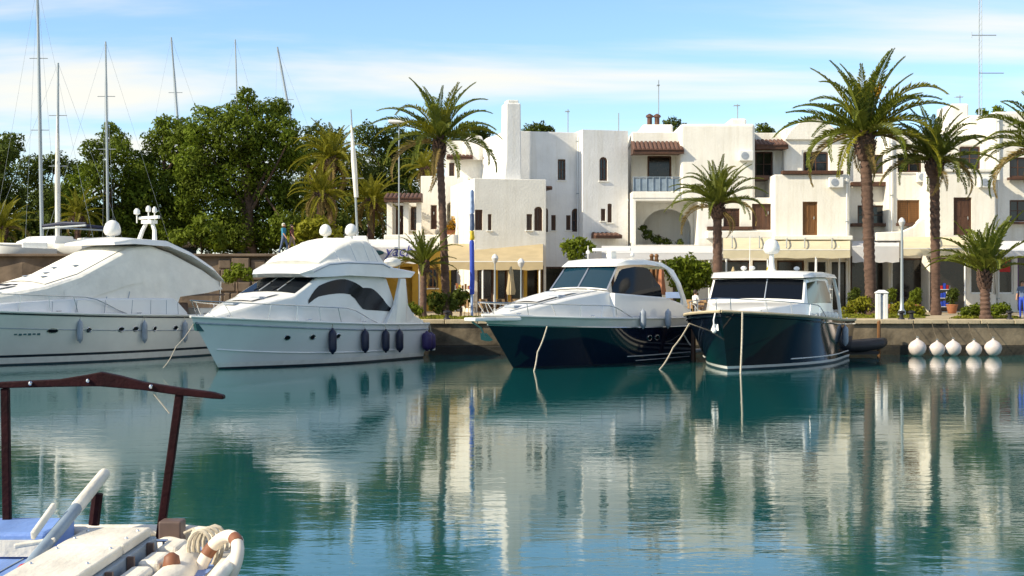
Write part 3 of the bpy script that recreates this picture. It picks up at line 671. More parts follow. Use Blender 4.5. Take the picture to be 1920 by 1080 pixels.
# ------------------------------------------------------------------ trees
def tree(name, label, base_px, Y, zb, blobs, mat='leaf_pine', size=0.155, dens=0.85, trunk_r=0.3, group='pines and trees behind the marina', cat='tree', bark='bark', squash=0.85):
    """blobs = (px, py, radius px[, dy]) seen from the quay side, each with its own depth"""
    t = thing(name, (PX(base_px, Y), Y, zb), label, cat, group)
    B = []
    for b in blobs:
        dy = b[3] if len(b) > 3 else rng.uniform(-1.6, 1.6)
        c = P(b[0], b[1], Y); c = Vector((c.x, Y + dy, c.z)); r = b[2] * Y / F
        B.append((c, r, r * squash))
    top = max(b[0].z for b in B); ctr = sum((b[0] for b in B), Vector()) / len(B)
    s = MB(); base = Vector((PX(base_px, Y), Y, zb - 0.1)); mid = Vector((base.x * 0.6 + ctr.x * 0.4, Y, (zb + ctr.z) / 2)); up = Vector((ctr.x, ctr.y, ctr.z + (top - ctr.z) * 0.4))
    s.tube([base, base + Vector((0.05, 0, 0.5)), mid, up], [trunk_r * 1.35, trunk_r, trunk_r * 0.75, trunk_r * 0.3], 8); tr = s.build('trunk', bark, t, smooth=50)
    for k, (c, r, rz) in enumerate(B):
        st = mid.lerp(up, rng.random() * 0.8); l = MB(); l.tube([st, st.lerp(c, 0.5) + Vector((0, 0, -0.15 * r)), c], [trunk_r * 0.35, trunk_r * 0.22, trunk_r * 0.08], 5); l.build('limb', bark, tr, smooth=50)
    leaf_mesh('crown', B, mat, t, size, dens)
    return t
EZ = 4.55
tree('pine_tree', 'tallest broad dark pine, rounded crown left of the yellow palms', 470, 96, EZ, [(450, 208, 32), (400, 235, 42), (497, 215, 38), (533, 245, 32), (450, 255, 55), (390, 290, 45), (500, 290, 55), (545, 300, 34), (440, 330, 55), (495, 360, 52), (385, 350, 45), (535, 370, 38), (430, 395, 45), (490, 415, 38), (455, 445, 32), (500, 450, 30), (410, 440, 34), (540, 425, 34), (365, 310, 36), (355, 380, 38), (470, 185, 18), (520, 198, 20), (375, 258, 22), (550, 265, 18)], trunk_r=0.4)
tree('pine_tree', 'middle green pine behind the radar mast of the covered yacht', 310, 98, EZ, [(322, 240, 30), (288, 262, 28), (340, 280, 40), (300, 312, 46), (258, 305, 30), (332, 360, 46), (280, 378, 44), (310, 420, 40), (345, 405, 36), (365, 340, 30), (262, 345, 36), (258, 415, 36), (330, 445, 30), (285, 440, 30), (352, 255, 22), (300, 228, 16)], trunk_r=0.33)
tree('pine_tree', 'smaller pine with pointed top between the two white masts', 200, 96, EZ, [(205, 262, 28), (182, 285, 24), (236, 288, 26), (200, 325, 38), (158, 325, 28), (222, 375, 40), (170, 385, 36), (140, 350, 26), (205, 415, 36), (250, 325, 30), (128, 385, 30), (240, 440, 30), (170, 440, 32), (250, 380, 32), (212, 242, 14)], trunk_r=0.28)
tree('dark_tree', 'very dark tree at the left edge of the picture', 5, 94, EZ, [(5, 268, 26), (24, 292, 24), (-25, 285, 36), (5, 335, 40), (-10, 390, 46), (28, 372, 30)], mat='leaf_dark', trunk_r=0.3)
tree('dark_tree', 'low dark trees behind the tall left masts', 75, 108, EZ, [(60, 320, 34), (98, 305, 24), (128, 318, 24), (60, 375, 44), (108, 375, 40), (85, 425, 44), (130, 420, 40), (40, 430, 40)], mat='leaf_dark', trunk_r=0.3)
tree('dark_tree', 'dark green tree behind the yellow palms right of the tallest pine', 610, 108, EZ, [(590, 250, 26), (628, 262, 22), (600, 300, 44), (655, 320, 46), (575, 365, 46), (630, 390, 50), (580, 425, 40), (565, 290, 24), (690, 385, 44)], mat='leaf_dark', trunk_r=0.35)
tree('pine_tree', 'flat topped pine behind the street lamp and porch', 730, 112, EZ, [(690, 256, 25), (735, 258, 27), (772, 262, 24), (712, 285, 34), (760, 292, 30), (735, 330, 44), (790, 310, 34), (700, 350, 40), (760, 370, 40), (800, 275, 22)], mat='leaf_dark', trunk_r=0.35)
tree('round_tree', 'round tree top behind the porch house parapet', 895, 118, BZ, [(880, 246, 20), (905, 248, 18), (893, 262, 26), (895, 300, 30), (892, 340, 26)], mat='leaf_dark')
tree('round_tree', 'low green tree top showing above the roof right of the chimney', 1010, 118, BZ, [(995, 243, 15), (1012, 240, 15), (1028, 244, 14), (1010, 270, 30), (1010, 320, 30)], mat='leaf_dark')
tree('round_tree', 'small tree top above the loggia roof', 1262, 120, BZ, [(1262, 233, 17), (1282, 240, 12), (1300, 243, 10), (1265, 262, 24), (1265, 310, 26)], mat='leaf_dark')
tree('round_tree', 'tree top between the loggia roof and the curved parapet', 1432, 120, BZ, [(1425, 246, 14), (1442, 247, 12), (1408, 240, 10), (1430, 275, 24), (1430, 320, 26)], mat='leaf_dark')
tree('round_tree', 'roof terrace shrub on the far right house', 1862, 97, BZ, [(1855, 207, 10), (1870, 206, 10), (1864, 222, 14), (1864, 260, 14)], mat='leaf_light', size=0.22)
for i, (x0, lb) in enumerate(((-30, 'dark bushes at the far left below the dark tree'), (150, 'dark bushes below the small pointed pine'), (330, 'dark bushes below the middle pine'), (510, 'dark bushes below the tallest pine'), (690, 'dark bushes below the flat topped pine'))):
    tree('low_bush', lb, x0, 103, EZ, [(x0 - 80 + 32 * k + rng.uniform(-8, 8), 452 - 26 * (k % 2) + rng.uniform(-8, 8), 27, rng.uniform(-1, 1)) for k in range(6)], 'leaf_dark', 0.2, 0.9, 0.06, cat='shrub', group='bushes below the pines')
# low greenery along the embankment and on the promenade
def shrub(label, blobs, Y, zb, mat='leaf_light', size=0.16, dens=1.0, name='shrub', cat='shrub', group='shrubs and beds along the promenade'):
    return tree(name, label, sum(b[0] for b in blobs) / len(blobs), Y, zb, blobs, mat, size, dens, 0.05, group, cat)
shrub('loose olive bush under the yellow palms', [(575, 432, 24, 0), (600, 425, 22, 0), (560, 450, 18, 0), (622, 440, 20, 0)], 86, EZ, 'leaf_yellow', 0.2)
shrub('olive shrub behind the radar mast of the covered yacht', [(365, 440, 22, 0), (395, 438, 24, 0), (380, 418, 20, 0), (408, 455, 18, 0), (335, 445, 18, 0)], 84, EZ, 'leaf_light', 0.18)
shrub('small shrub at the wall foot between the two white yachts', [(445, 508, 16, 0), (462, 515, 14, 0), (430, 520, 14, 0)], 76, BZ, 'leaf_light', 0.14)
shrub('light green bush on the terrace behind the open blue windscreen cruiser', [(1066, 462, 15, 0), (1086, 457, 16, 0), (1104, 464, 13, 0), (1080, 476, 18, 0), (1085, 510, 14, 0), (1085, 545, 14, 0)], 79.0, BZ, 'leaf_light', 0.15)
shrub('round bright green bush beside the terrace tables', [(1262, 502, 20, 0), (1290, 498, 22, 0), (1315, 505, 20, 0), (1275, 522, 22, 0), (1303, 525, 22, 0), (1322, 525, 15, 0), (1290, 545, 20, 0), (1290, 565, 18, 0)], 75, BZ, 'leaf_light', 0.17, 1.1)
shrub('dark clipped bush beside the banner pole', [(862, 552, 13, 0), (872, 560, 13, 0), (855, 566, 14, 0)], 72, BZ, 'leaf_dark', 0.13)
shrub('low dark bush at the foot of the tall left palm', [(812, 562, 15, 0), (832, 560, 16, 0), (822, 575, 16, 0), (846, 572, 13, 0)], 70, BZ, 'leaf_dark', 0.13)
shrub('small green bush at the quay edge behind the flybridge yacht', [(772, 578, 12, 0), (784, 584, 10, 0), (762, 588, 10, 0)], 66, BZ, 'leaf_light', 0.10)
shrub('golden planting around the tallest palm', [(1600, 576, 14, 0), (1622, 570, 18, 0), (1640, 580, 14, 0), (1585, 584, 10, 0)], 74, BZ, 'leaf_yellow', 0.12)
shrub('golden planting right of the white service pedestal', [(1682, 580, 14, 0), (1702, 576, 14, 0), (1722, 583, 12, 0)], 73, BZ, 'leaf_yellow', 0.12)
shrub('low green planting round the low right palm', [(1812, 586, 13, 0), (1830, 580, 13, 0), (1868, 582, 14, 0), (1882, 578, 12, 0), (1850, 590, 12, 0)], 67.5, BZ, 'leaf_light', 0.11)
shrub('climbing plants inside the arched passage', [(1215, 440, 10, 0), (1232, 450, 10, 0), (1250, 454, 8, 0), (1206, 428, 7, 0), (1275, 455, 7, 0)], 86.4, PZ(458, 86), 'leaf_dark', 0.13)
shrub('yellow green border under the terrace tables', [(1212, 580, 9, 0), (1228, 582, 9, 0), (1248, 580, 9, 0), (1268, 582, 9, 0)], 68, BZ, 'leaf_yellow', 0.10)
# grass verge sheet
s = MB()
for (a, b, y0, y1) in ((805, 1000, 64.6, 69.5), (1200, 1330, 64.6, 68.5), (1575, 1735, 67.5, 75), (1800, 1895, 66.4, 69)):
    s.poly([(PX(a, y0), y0, BZ + 0.006), (PX(b, y0), y0, BZ + 0.006), (PX(b, y1), y1, BZ + 0.006), (PX(a, y1), y1, BZ + 0.006)])
tag(s.build('grass_verge', 'grass'), 'short yellow green grass in beds along the quay', 'grass', kind='stuff')
gv = bpy.data.objects['grass_verge']
bl = []
for (a, b, y0, y1) in ((805, 1000, 64.6, 69.5), (1200, 1330, 64.6, 68.5), (1575, 1735, 67.5, 75), (1800, 1895, 66.4, 69)):
    for k in range(26):
        y = rng.uniform(y0, y1); bl.append((Vector((PX(rng.uniform(a, b), y), y, BZ + 0.03)), 0.5, 0.08))
leaf_mesh('blades', bl, 'grass', gv, 0.08, 0.35, flat=0.0, kind='stuff')

# ------------------------------------------------------------------ palms
def frond_mesh(name, droop, mat, pairs=60, wid=0.013, vee=0.55):
    s = MB(); N = 18
    pts = []; p = Vector((0, 0, 0)); ang = 0.0
    for k in range(N + 1):
        pts.append(p.copy()); u = k / N; ang = -droop * u ** 1.9
        p = p + Vector((math.cos(ang), 0, math.sin(ang))) / N
    s.tube(pts, [0.013 * (1 - 0.85 * k / N) for k in range(N + 1)], 4)
    for k in range(pairs):
        u = 0.10 + 0.89 * k / (pairs - 1); f = u * N; i = min(int(f), N - 1); c = pts[i].lerp(pts[i + 1], f - i); d = (pts[i + 1] - pts[i]).normalized()
        nrm = Vector((-d.z, 0, d.x))
        ln = 0.155 * (0.35 + 0.65 * math.sin(math.pi * min(1, (u + 0.10)) ** 0.8)) * (1 - 0.45 * u ** 3)
        for sg in (-1, 1):
            a = 0.75 - 0.35 * u + rng.uniform(-0.2, 0.2); ln2 = ln * rng.uniform(0.75, 1.15)
            v = (Vector((0, sg, 0)) * math.cos(a) + d * math.sin(a) + nrm * (vee * (1 - 0.3 * u) + rng.uniform(-0.18, 0.18)) ).normalized()
            e = c + v * ln2 + Vector((0, 0, -0.05 * ln * 4 * u)); w = d * wid; m = c.lerp(e, 0.5) + nrm * 0.01
            s.poly([c - w * 0.6, m - w, e, m + w])
    me_o = s.build(name, mat, None)
    me = me_o.data; bpy.data.objects.remove(me_o); return me
FR = {}
for nm, mt in (('g', 'frond'), ('y', 'frond_yellow'), ('d', 'frond_dry')):
    FR[nm] = [frond_mesh('frond', d, mt) for d in (0.75, 1.35, 2.0)]
    if nm == 'g': FR['w'] = [frond_mesh('frond', d, mt, 40, 0.026, 0.35) for d in (0.5, 0.9, 1.3)]
def palm(label, base_px, top_px, top_py, Y, zb, frond_len, n, r0, r1, mats='g', lo=-35, hi=82, bulb=1.5, group='palms along the promenade', spread=0.85, dry=4, seed=0, lean=0.0):
    rg = random.Random(seed)
    base = Vector((PX(base_px, Y), Y, zb)); top = P(top_px, top_py, Y)
    t = thing('palm_tree', base, label, 'palm tree', group)
    s = MB(); H = (top - base).length; N = max(20, int(H / 0.16)); pts = []; rs = []
    for k in range(N + 1):
        u = k / N; p = base.lerp(top, u) + Vector((lean * math.sin(math.pi * u), 0, 0)); pts.append(p)
        rr = r0 * (1 + 0.35 * max(0, 1 - u * 9)) * (1 - u) + r1 * u
        rs.append(rr * (1.0 + (0.075 if k % 2 else -0.06) + rg.uniform(-0.03, 0.03)))
    s.tube(pts, rs, 12); tr = s.build('trunk', 'palm_bark', t, smooth=30)
    if bulb:
        b = MB(); d = (top - base).normalized(); c = top
        rings = [(-1.0, 1.0), (-0.85, 1.35), (-0.55, 1.75), (-0.25, 1.8), (0.05, 1.45), (0.25, 0.9), (0.35, 0.35)]
        b.loft([[c + Vector((r1 * q * bulb / 1.5 * (1 + 0.06 * math.sin(k * 5 + z * 9)) * math.cos(2 * math.pi * k / 14), r1 * q * bulb / 1.5 * math.sin(2 * math.pi * k / 14), z * frond_len * 0.27)) for k in range(14)] for z, q in rings])
        b.build('crown_base', 'palm_bark', t, smooth=40)
        # cut leaf stumps standing out of the swelling, as pieces of real relief
        st = MB()
        for k in range(54):
            a = k * 2.399; z = -0.8 + 1.0 * k / 54; rr = r1 * (1.35 + 0.35 * math.sin((z + 0.8) * 3.0)) * bulb / 1.5
            o = c + Vector((rr * math.cos(a), rr * math.sin(a), z * frond_len * 0.27)); st.obox(o - Vector((0, 0, 0.05)), o + Vector((0.10 * math.cos(a), 0.10 * math.sin(a), 0.16)), 0.11, 0.05)
        st.build('leaf_stump', 'palm_bark', t)['kind'] = 'stuff'
    loc = top - base
    for k in range(n):
        u = (k + 0.5) / n; el = R(hi - (hi - lo) * u ** 1.15 + rg.uniform(-7, 7)); az = k * 2.39996 + rg.uniform(-0.25, 0.25)
        fam = 'd' if k >= n - dry else (mats if rg.random() > 0.12 or mats != 'g' else 'y')
        vi = 0 if u < 0.25 else (1 if u < 0.7 else 2); vi = max(0, min(2, vi + rg.choice((-1, 0, 0, 0, 1))))
        o = bpy.data.objects.new('frond', FR[fam][vi]); COL.objects.link(o); o.parent = t
        sc = frond_len * rg.uniform(0.86, 1.1) * (0.9 if u < 0.15 else 1.0)
        o.location = loc + Vector((math.cos(az) * r1 * 0.6, math.sin(az) * r1 * 0.6, rg.uniform(-0.1, 0.25))); o.scale = (sc, sc * spread, sc)
        o.rotation_euler = (rg.uniform(-0.35, 0.35), -el, az)
    for k in range(dry):
        az = rg.uniform(0, 6.28); o = bpy.data.objects.new('dead_frond', FR['d'][2]); COL.objects.link(o); o.parent = t; sc = frond_len * rg.uniform(0.45, 0.65)
        o.location = loc + Vector((math.cos(az) * r1, math.sin(az) * r1, -0.3)); o.scale = (sc, sc, sc); o.rotation_euler = (rg.uniform(-0.5, 0.5), R(rg.uniform(20, 50)), az)
    return t
palm('tall slender palm in front of the porch house, left of the chimney', 838, 824, 266, 70, BZ, 3.5, 34, 0.21, 0.17, seed=1, bulb=1.35, lo=-14, dry=2)
palm('tallest palm with thick trunk and wide crown, right of the middle', 1634, 1622, 256, 74, BZ, 4.75, 44, 0.30, 0.30, seed=2, bulb=1.5, lo=-10, dry=2)
palm('second tall palm close behind the right side of the tallest one', 1755, 1752, 302, 75, BZ, 3.45, 40, 0.23, 0.27, seed=3, bulb=1.4, lo=-15, dry=2)
palm('medium palm with upright crown in front of the cream awning', 1346, 1345, 386, 74, BZ, 2.95, 36, 0.27, 0.22, seed=4, lo=2, hi=84, bulb=1.3, dry=2)
palm('palm at the right edge, only its drooping fronds in view', 1965, 1962, 285, 72, BZ, 4.0, 40, 0.28, 0.26, seed=5, lo=-15, dry=2)
palm('low young palm with broad leaves on the quay at right', 1848, 1846, 515, 66, BZ, 3.1, 24, 0.25, 0.20, mats='w', seed=6, lo=18, hi=84, bulb=1.15, dry=0, spread=1.0)
palm('small palm in front of the white awning with blue lettering', 793, 795, 497, 69, BZ, 2.0, 26, 0.17, 0.14, mats='w', seed=7, lo=0, hi=82, bulb=1.1, dry=2)
palm('yellow green palm standing tallest beside the dark trees', 622, 622, 300, 92, EZ, 3.0, 44, 0.26, 0.26, mats='y', seed=8, lo=-60, bulb=1.5, dry=8, group='yellow palms on the embankment')
palm('bushy yellow palm below the tallest yellow one', 600, 602, 365, 88, EZ, 2.4, 38, 0.24, 0.24, mats='y', seed=9, lo=-60, bulb=1.4, dry=6, group='yellow palms on the embankment')
palm('yellow palm with arching fronds left of the porch roof', 694, 697, 378, 90, EZ, 2.5, 38, 0.24, 0.22, mats='y', seed=10, lo=-50, bulb=1.3, dry=5, group='yellow palms on the embankment')
palm('slender yellow palm right behind the street lamp, beside the tall palm', 795, 796, 318, 96, BZ, 2.0, 30, 0.2, 0.18, mats='y', seed=11, lo=-55, bulb=1.3, dry=4, group='yellow palms on the embankment')
palm('low palm at the left edge of the picture', 2, 2, 432, 88, EZ, 2.4, 36, 0.28, 0.26, mats='y', seed=12, lo=-15, bulb=1.2, dry=3, group='yellow palms on the embankment')
palm('pale palm crown in front of the small pine, right of the left masts', 145, 146, 405, 90, EZ, 2.0, 30, 0.2, 0.2, mats='y', seed=13, lo=-40, bulb=1.2, dry=3, group='yellow palms on the embankment')
# orange fruit stalk in the tallest palm
tp = [o for o in bpy.data.objects if o.name.startswith('palm_tree') and 'tallest palm with' in o.get('label', '')][0]
s = MB()
c = P(1645, 168, 72.8)
s.tube([P(1628, 250, 74), P(1636, 195, 73.2), c], 0.03, 5)
for k in range(40): s.sphere(c + Vector((rng.gauss(0, .16), rng.gauss(0, .12), rng.gauss(0, .2))), 0.06, n=6, m=4)
s.build('fruit_cluster', 'flower', tp)

# ------------------------------------------------------------------ poles, lamps, people, furniture, quay fittings
def lamp(label, px, y0, Y, zb, head='globe', name='street_lamp', r=0.06):
    t = thing(name, (PX(px, Y), Y, zb), label, 'lamp', 'street lamps'); top = P(px, y0, Y)
    s = MB(); s.lathe([(r * 2.4, 0), (r * 2.4, 0.25), (r * 1.2, 0.4), (r, 1.0), (r * 0.7, top.z - zb)], 10, (top.x, Y, zb)); s.build('post', 'mast', t, smooth=40)
    h = MB()
    if head == 'flat':
        h.loft([[(top.x + a * w, Y + b * w * 0.5, top.z + z) for a, b in ((-1, -1), (1, -1), (1, 1), (-1, 1))] for w, z in ((0.45, 0.0), (0.62, 0.08), (0.55, 0.26), (0.2, 0.34))]); h.build('lamp_head', 'white_paint', t, bevel=0.03)
    else:
        h.lathe([(0.06, -0.05), (0.13, 0.05), (0.19, 0.22), (0.13, 0.36), (0.04, 0.44)], 10, (top.x, Y, top.z)); h.build('lamp_head', 'canvas_grey', t, smooth=40)
    return t
lamp('tall grey street lamp with flat white head before the dark trees', 748, 232, 84, BZ, 'flat', r=0.05)
lamp('plain white post lamp between the two tall right palms', 1691, 424, 72, BZ, 'globe', r=0.085)
lamp('old style lamp with pale globe before the beige awning', 928, 492, 74, BZ, 'globe', r=0.05)
lamp('thin post lamp with pale head at the right part of the beige awning', 977, 500, 74, BZ, 'globe', r=0.045)
t = thing('banner_pole', (PX(885, 71), 71, BZ), 'slim pole wrapped in blue and yellow furled flags', 'flagpole')
s = MB(); s.tube([(PX(885, 71), 71, BZ), P(885, 356, 71)], 0.07, 10); s.build('pole', 'pale_blue', t)
for (y0, y1, m_, r_) in ((358, 400, 'pale_blue', 0.115), (401, 432, 'denim', 0.125), (433, 450, 'yellow', 0.12), (451, 552, 'blue', 0.125)):
    s = MB(); a, b = P(885, y1, 71), P(885, y0, 71)
    s.loft([[a.lerp(b, u) + Vector((r_ * q * (1 + 0.10 * math.sin(3 * k + u * 5)) * math.cos(math.pi * k / 5), r_ * q * math.sin(math.pi * k / 5), 0)) for k in range(10)] for u, q in ((0, 0.85), (0.04, 0.97), (0.3, 1.0), (0.6, 0.93), (0.96, 1.0), (1, 0.85))]); s.build('furled_flag', m_, t, smooth=50)

def person(label, loc, rz, pose, shirt, legs, hair='hair_dark', h=1.72, group=None):
    """one continuous skinned figure; pose = 'stand', 'walk' or 'sit'"""
    k = h / 1.72; J = {}
    J['pel'] = (0, 0, 0.95); J['spi'] = (0, 0.01, 1.14); J['che'] = (0, 0.0, 1.34); J['nec'] = (0, 0.01, 1.47); J['hed'] = (0, -0.02, 1.57); J['top'] = (0, -0.01, 1.68)
    st = 0.22 if pose == 'walk' else 0.04
    for sg, n in ((-1, 'l'), (1, 'r')):
        ph = sg * st
        J['sh' + n] = (sg * 0.17, 0.0, 1.40); J['el' + n] = (sg * 0.23, 0.04 + ph * 0.6, 1.14); J['wr' + n] = (sg * 0.24, -0.06 + ph, 0.92); J['ha' + n] = (sg * 0.235, -0.09 + ph * 1.1, 0.83)
        J['hi' + n] = (sg * 0.09, 0.0, 0.90); J['kn' + n] = (sg * 0.10, -0.03 - ph * 0.55, 0.50); J['an' + n] = (sg * 0.10, 0.03 - ph, 0.09); J['to' + n] = (sg * 0.115, -0.13 - ph, 0.035)
        if pose == 'sit':
            J['hi' + n] = (sg * 0.09, -0.02, 0.90); J['kn' + n] = (sg * 0.13, -0.44, 0.92); J['an' + n] = (sg * 0.13, -0.42, 0.52); J['to' + n] = (sg * 0.14, -0.58, 0.47)
            J['el' + n] = (sg * 0.25, -0.05, 1.16); J['wr' + n] = (sg * 0.17, -0.30, 1.12); J['ha' + n] = (sg * 0.15, -0.39, 1.13)
    rad = dict(pel=.135, spi=.125, che=.145, nec=.055, hed=.085, top=.07, sh=.07, el=.045, wr=.033, ha=.036, hi=.088, kn=.058, an=.042, to=.035)
    names = list(J); bm = bmesh.new(); sk = bm.verts.layers.skin.verify(); V = {}
    for n in names:
        v = bm.verts.new(Vector(J[n]) * k); V[n] = v; r_ = rad.get(n, rad.get(n[:2], .05)) * k; v[sk].radius = (r_ * (1.25 if n in ('che', 'pel') else 1), r_ * (0.8 if n in ('che', 'spi', 'pel') else 1)); v[sk].use_root = n == 'pel'
    E = [('pel', 'spi'), ('spi', 'che'), ('che', 'nec'), ('nec', 'hed'), ('hed', 'top')]
    for n in 'lr': E += [('che', 'sh' + n), ('sh' + n, 'el' + n), ('el' + n, 'wr' + n), ('wr' + n, 'ha' + n), ('pel', 'hi' + n), ('hi' + n, 'kn' + n), ('kn' + n, 'an' + n), ('an' + n, 'to' + n)]
    for a, b in E: bm.edges.new((V[a], V[b]))
    me = bpy.data.meshes.new('person'); bm.to_mesh(me); bm.free()
    o = bpy.data.objects.new('person', me); COL.objects.link(o); o.modifiers.new('skin', 'SKIN'); ss = o.modifiers.new('sub', 'SUBSURF'); ss.levels = 2; ss.render_levels = 2
    dg = bpy.context.evaluated_depsgraph_get(); me2 = bpy.data.meshes.new_from_object(o.evaluated_get(dg)); o.modifiers.clear(); o.data = me2
    for m_ in (shirt, legs, 'skin', 'black'): me2.materials.append(MATS[m_])
    jn = {n: Vector(J[n]) * k for n in names}
    idx = []
    for p in me2.polygons:
        c = p.center; best = min(E, key=lambda e: _segd(c, jn[e[0]], jn[e[1]]))
        a = best[1]
        mi = 2 if a in ('hed', 'top') or a[:2] in ('ha', 'wr') else (0 if a in ('spi', 'che', 'nec') or a[:2] in ('sh', 'el') else (3 if a[:2] == 'to' else 1))
        idx.append(mi)
    me2.polygons.foreach_set('material_index', idx); me2.shade_smooth()
    o.location = loc; o.rotation_euler = (0, 0, rz); tag(o, label, 'person', group)
    hs = MB(); c = Vector(J['hed']) * k
    hs.loft([[(c.x + q * 0.098 * k * math.cos(2 * math.pi * i / 12), c.y + 0.03 * k + q * 0.108 * k * math.sin(2 * math.pi * i / 12) - (0.02 if math.sin(2 * math.pi * i / 12) < -0.3 and z < 0.08 else 0) * -3 * k, c.z + z * k) for i in range(12)] for z, q in ((-0.02, 0.85), (0.05, 1.0), (0.11, 0.92), (0.155, 0.6), (0.17, 0.1))]); hs.build('hair', hair, o, smooth=60, world=False)
    f = MB()
    for sg in (-1, 1): f.sphere((sg * 0.033 * k, c.y - 0.083 * k, c.z + 0.03 * k), 0.012 * k, n=6, m=4, mi=0)
    f.loft([[(x * k, c.y + y * k, c.z + z * k) for x, y, z in r_] for r_ in ([(-0.008, -0.08, 0.03), (0.008, -0.08, 0.03), (0.0, -0.092, 0.03)], [(-0.018, -0.085, -0.015), (0.018, -0.085, -0.015), (0.0, -0.118, -0.012)])], mi=1)
    f.box(-0.025 * k, 0.025 * k, c.y - 0.092 * k, c.y - 0.078 * k, c.z - 0.047 * k, c.z - 0.037 * k, mi=2)
    f.build('face', ['black', 'skin', 'maroon_cloth'], o, world=False)
    return o
def _segd(p, a, b):
    d = b - a; t = max(0, min(1, (p - a).dot(d) / max(d.length_squared, 1e-9))); return (p - (a + d * t)).length
person('person in bright blue top walking on the wall behind the flybridge yacht', (PX(532, 79.7), 79.7, 4.93), R(70), 'walk', 'teal_cloth', 'denim', 'hair_white', 1.74)
person('person in dark maroon top beside the walker in blue', (PX(547, 80.0), 80.0, 4.93), R(75), 'walk', 'maroon_cloth', 'khaki', 'hair_dark', 1.68)
person('person in blue clothes standing at the right edge of the quay', (PX(1917, 66), 66, BZ + 0.01), R(-30), 'stand', 'denim', 'blue', 'hair_dark', 1.78)

# terrace furniture
def make_chair(loc, rz, label, group):
    t = thing('terrace_chair', loc, label, 'chair', group, rz)
    s = MB(); s.box(-0.22, 0.22, -0.22, 0.22, 0.42, 0.46); s.build('seat', 'wicker', t, world=False, bevel=0.015)
    s = MB(); s.loft([[(x, 0.20 + 0.06 * u - 0.05 * (1 - abs(x) / 0.22), 0.46 + 0.42 * u) for x in (-0.22, -0.1, 0.1, 0.22)] + [(x, 0.225 + 0.06 * u - 0.05 * (1 - abs(x) / 0.22), 0.46 + 0.42 * u) for x in (0.22, 0.1, -0.1, -0.22)] for u in (0, 0.5, 1)]); s.build('backrest', 'wicker', t, world=False)
    for sx in (-1, 1):
        for sy in (-1, 1): s = MB(); s.tube([(sx * 0.19, sy * 0.19, 0.43), (sx * 0.22, sy * 0.23, 0)], 0.018, 5); s.build('leg', 'wicker', t, world=False)
    return t
def make_table(loc, label, group, cloth=None):
    t = thing('terrace_table', loc, label, 'table', group)
    s = MB(); s.lathe([(0.42, 0.71), (0.44, 0.725), (0.42, 0.74)], 16); s.build('table_top', cloth or 'wicker', t, world=False)
    s = MB(); s.lathe([(0.04, 0.03), (0.03, 0.3), (0.045, 0.71)], 8); s.build('pedestal', 'mast', t, world=False)
    s = MB(); s.lathe([(0.26, 0), (0.25, 0.03), (0.05, 0.05)], 12); s.build('base', 'mast', t, world=False)
    return t
ch0 = make_chair((0, 0, 0), 0, 'x', 'x'); tb0 = make_table((0, 0, 0), 'x', 'x'); used = [False, False]
def put_chair(x, y, rz, label, group):
    o = ch0 if not used[0] else copy_tree(ch0); used[0] = True
    o.location = (x, y, BZ); o.rotation_euler = (0, 0, rz); tag(o, label, 'chair', group)
def put_table(x, y, label, group):
    o = tb0 if not used[1] else copy_tree(tb0); used[1] = True
    o.location = (x, y, BZ); tag(o, label, 'table', group)
def cafe(spots, words, where, turn):
    for (px, Y), wd in zip(spots, words):
        x = PX(px, Y); put_table(x, Y, '%s round cafe table %s' % (wd, where), 'cafe tables')
        for a, sd_ in zip(turn, ('right', 'behind', 'left')):
            put_chair(x + 0.72 * math.sin(R(a)), Y - 0.72 * math.cos(R(a)), R(a) + math.pi, 'wicker chair %s of the %s cafe table %s' % (sd_, wd, where), 'cafe chairs')
cafe(((1196, 70.5), (1226, 71.6), (1256, 70.6)), ('leftmost', 'middle', 'rightmost'), 'left of the round bush', (60, 180, 300))
cafe(((1322, 70.2), (1348, 71.2)), ('left', 'right'), 'near the medium palm trunk', (60, 180, 300))
cafe(((905, 72.2), (938, 71.4), (968, 72.4), (996, 71.6)), ('first', 'second', 'third', 'fourth'), 'from the left under the beige awning', (60, 180, 300))
x, Y = PX(1322, 70.2), 70.2
person('seated person in white shirt at the table near the medium palm', (x + 0.60 * math.sin(R(300)), Y - 0.60 * math.cos(R(300)), BZ - 0.37), R(300) + math.pi, 'sit', 'white_cloth', 'khaki')
x, Y = PX(1348, 71.2), 71.2
person('seated person in maroon shirt nearest the medium palm trunk', (x + 0.60 * math.sin(R(60)), Y - 0.60 * math.cos(R(60)), BZ - 0.37), R(60) + math.pi, 'sit', 'maroon_cloth', 'denim')
# menu board with pale blue panel
t = thing('menu_stand', (PX(1262, 68.8), 68.8, BZ), 'pale blue menu board in front of the round bush', 'board')
s = MB(); s.box(PX(1248, 68.8), PX(1280, 68.8), 68.75, 68.8, BZ + 0.95, BZ + 1.25); s.build('panel', 'pale_blue', t, bevel=0.01)
for px in (1251, 1277): s = MB(); s.tube([(PX(px, 68.8), 68.83, BZ), (PX(px, 68.8), 68.83, BZ + 1.2)], 0.025); s.build('leg', 'mast', t)
# wooden posts of the terrace
for px, lb in ((1222, 'left wooden terrace post beside the blue windscreen cruiser'), (1231, 'right wooden terrace post near the round bush')):
    t = thing('wooden_post', (PX(px, 73), 73, BZ), lb, 'post', 'wooden terrace posts'); s = MB(); s.tube([(PX(px, 73), 73, BZ), P(px, 482, 73)], 0.09, 8); s.build('shaft', 'wood_warm', t); s = MB(); s.sphere(P(px, 480, 73), 0.12, n=10, m=6); s.build('cap', 'wood_warm', t)
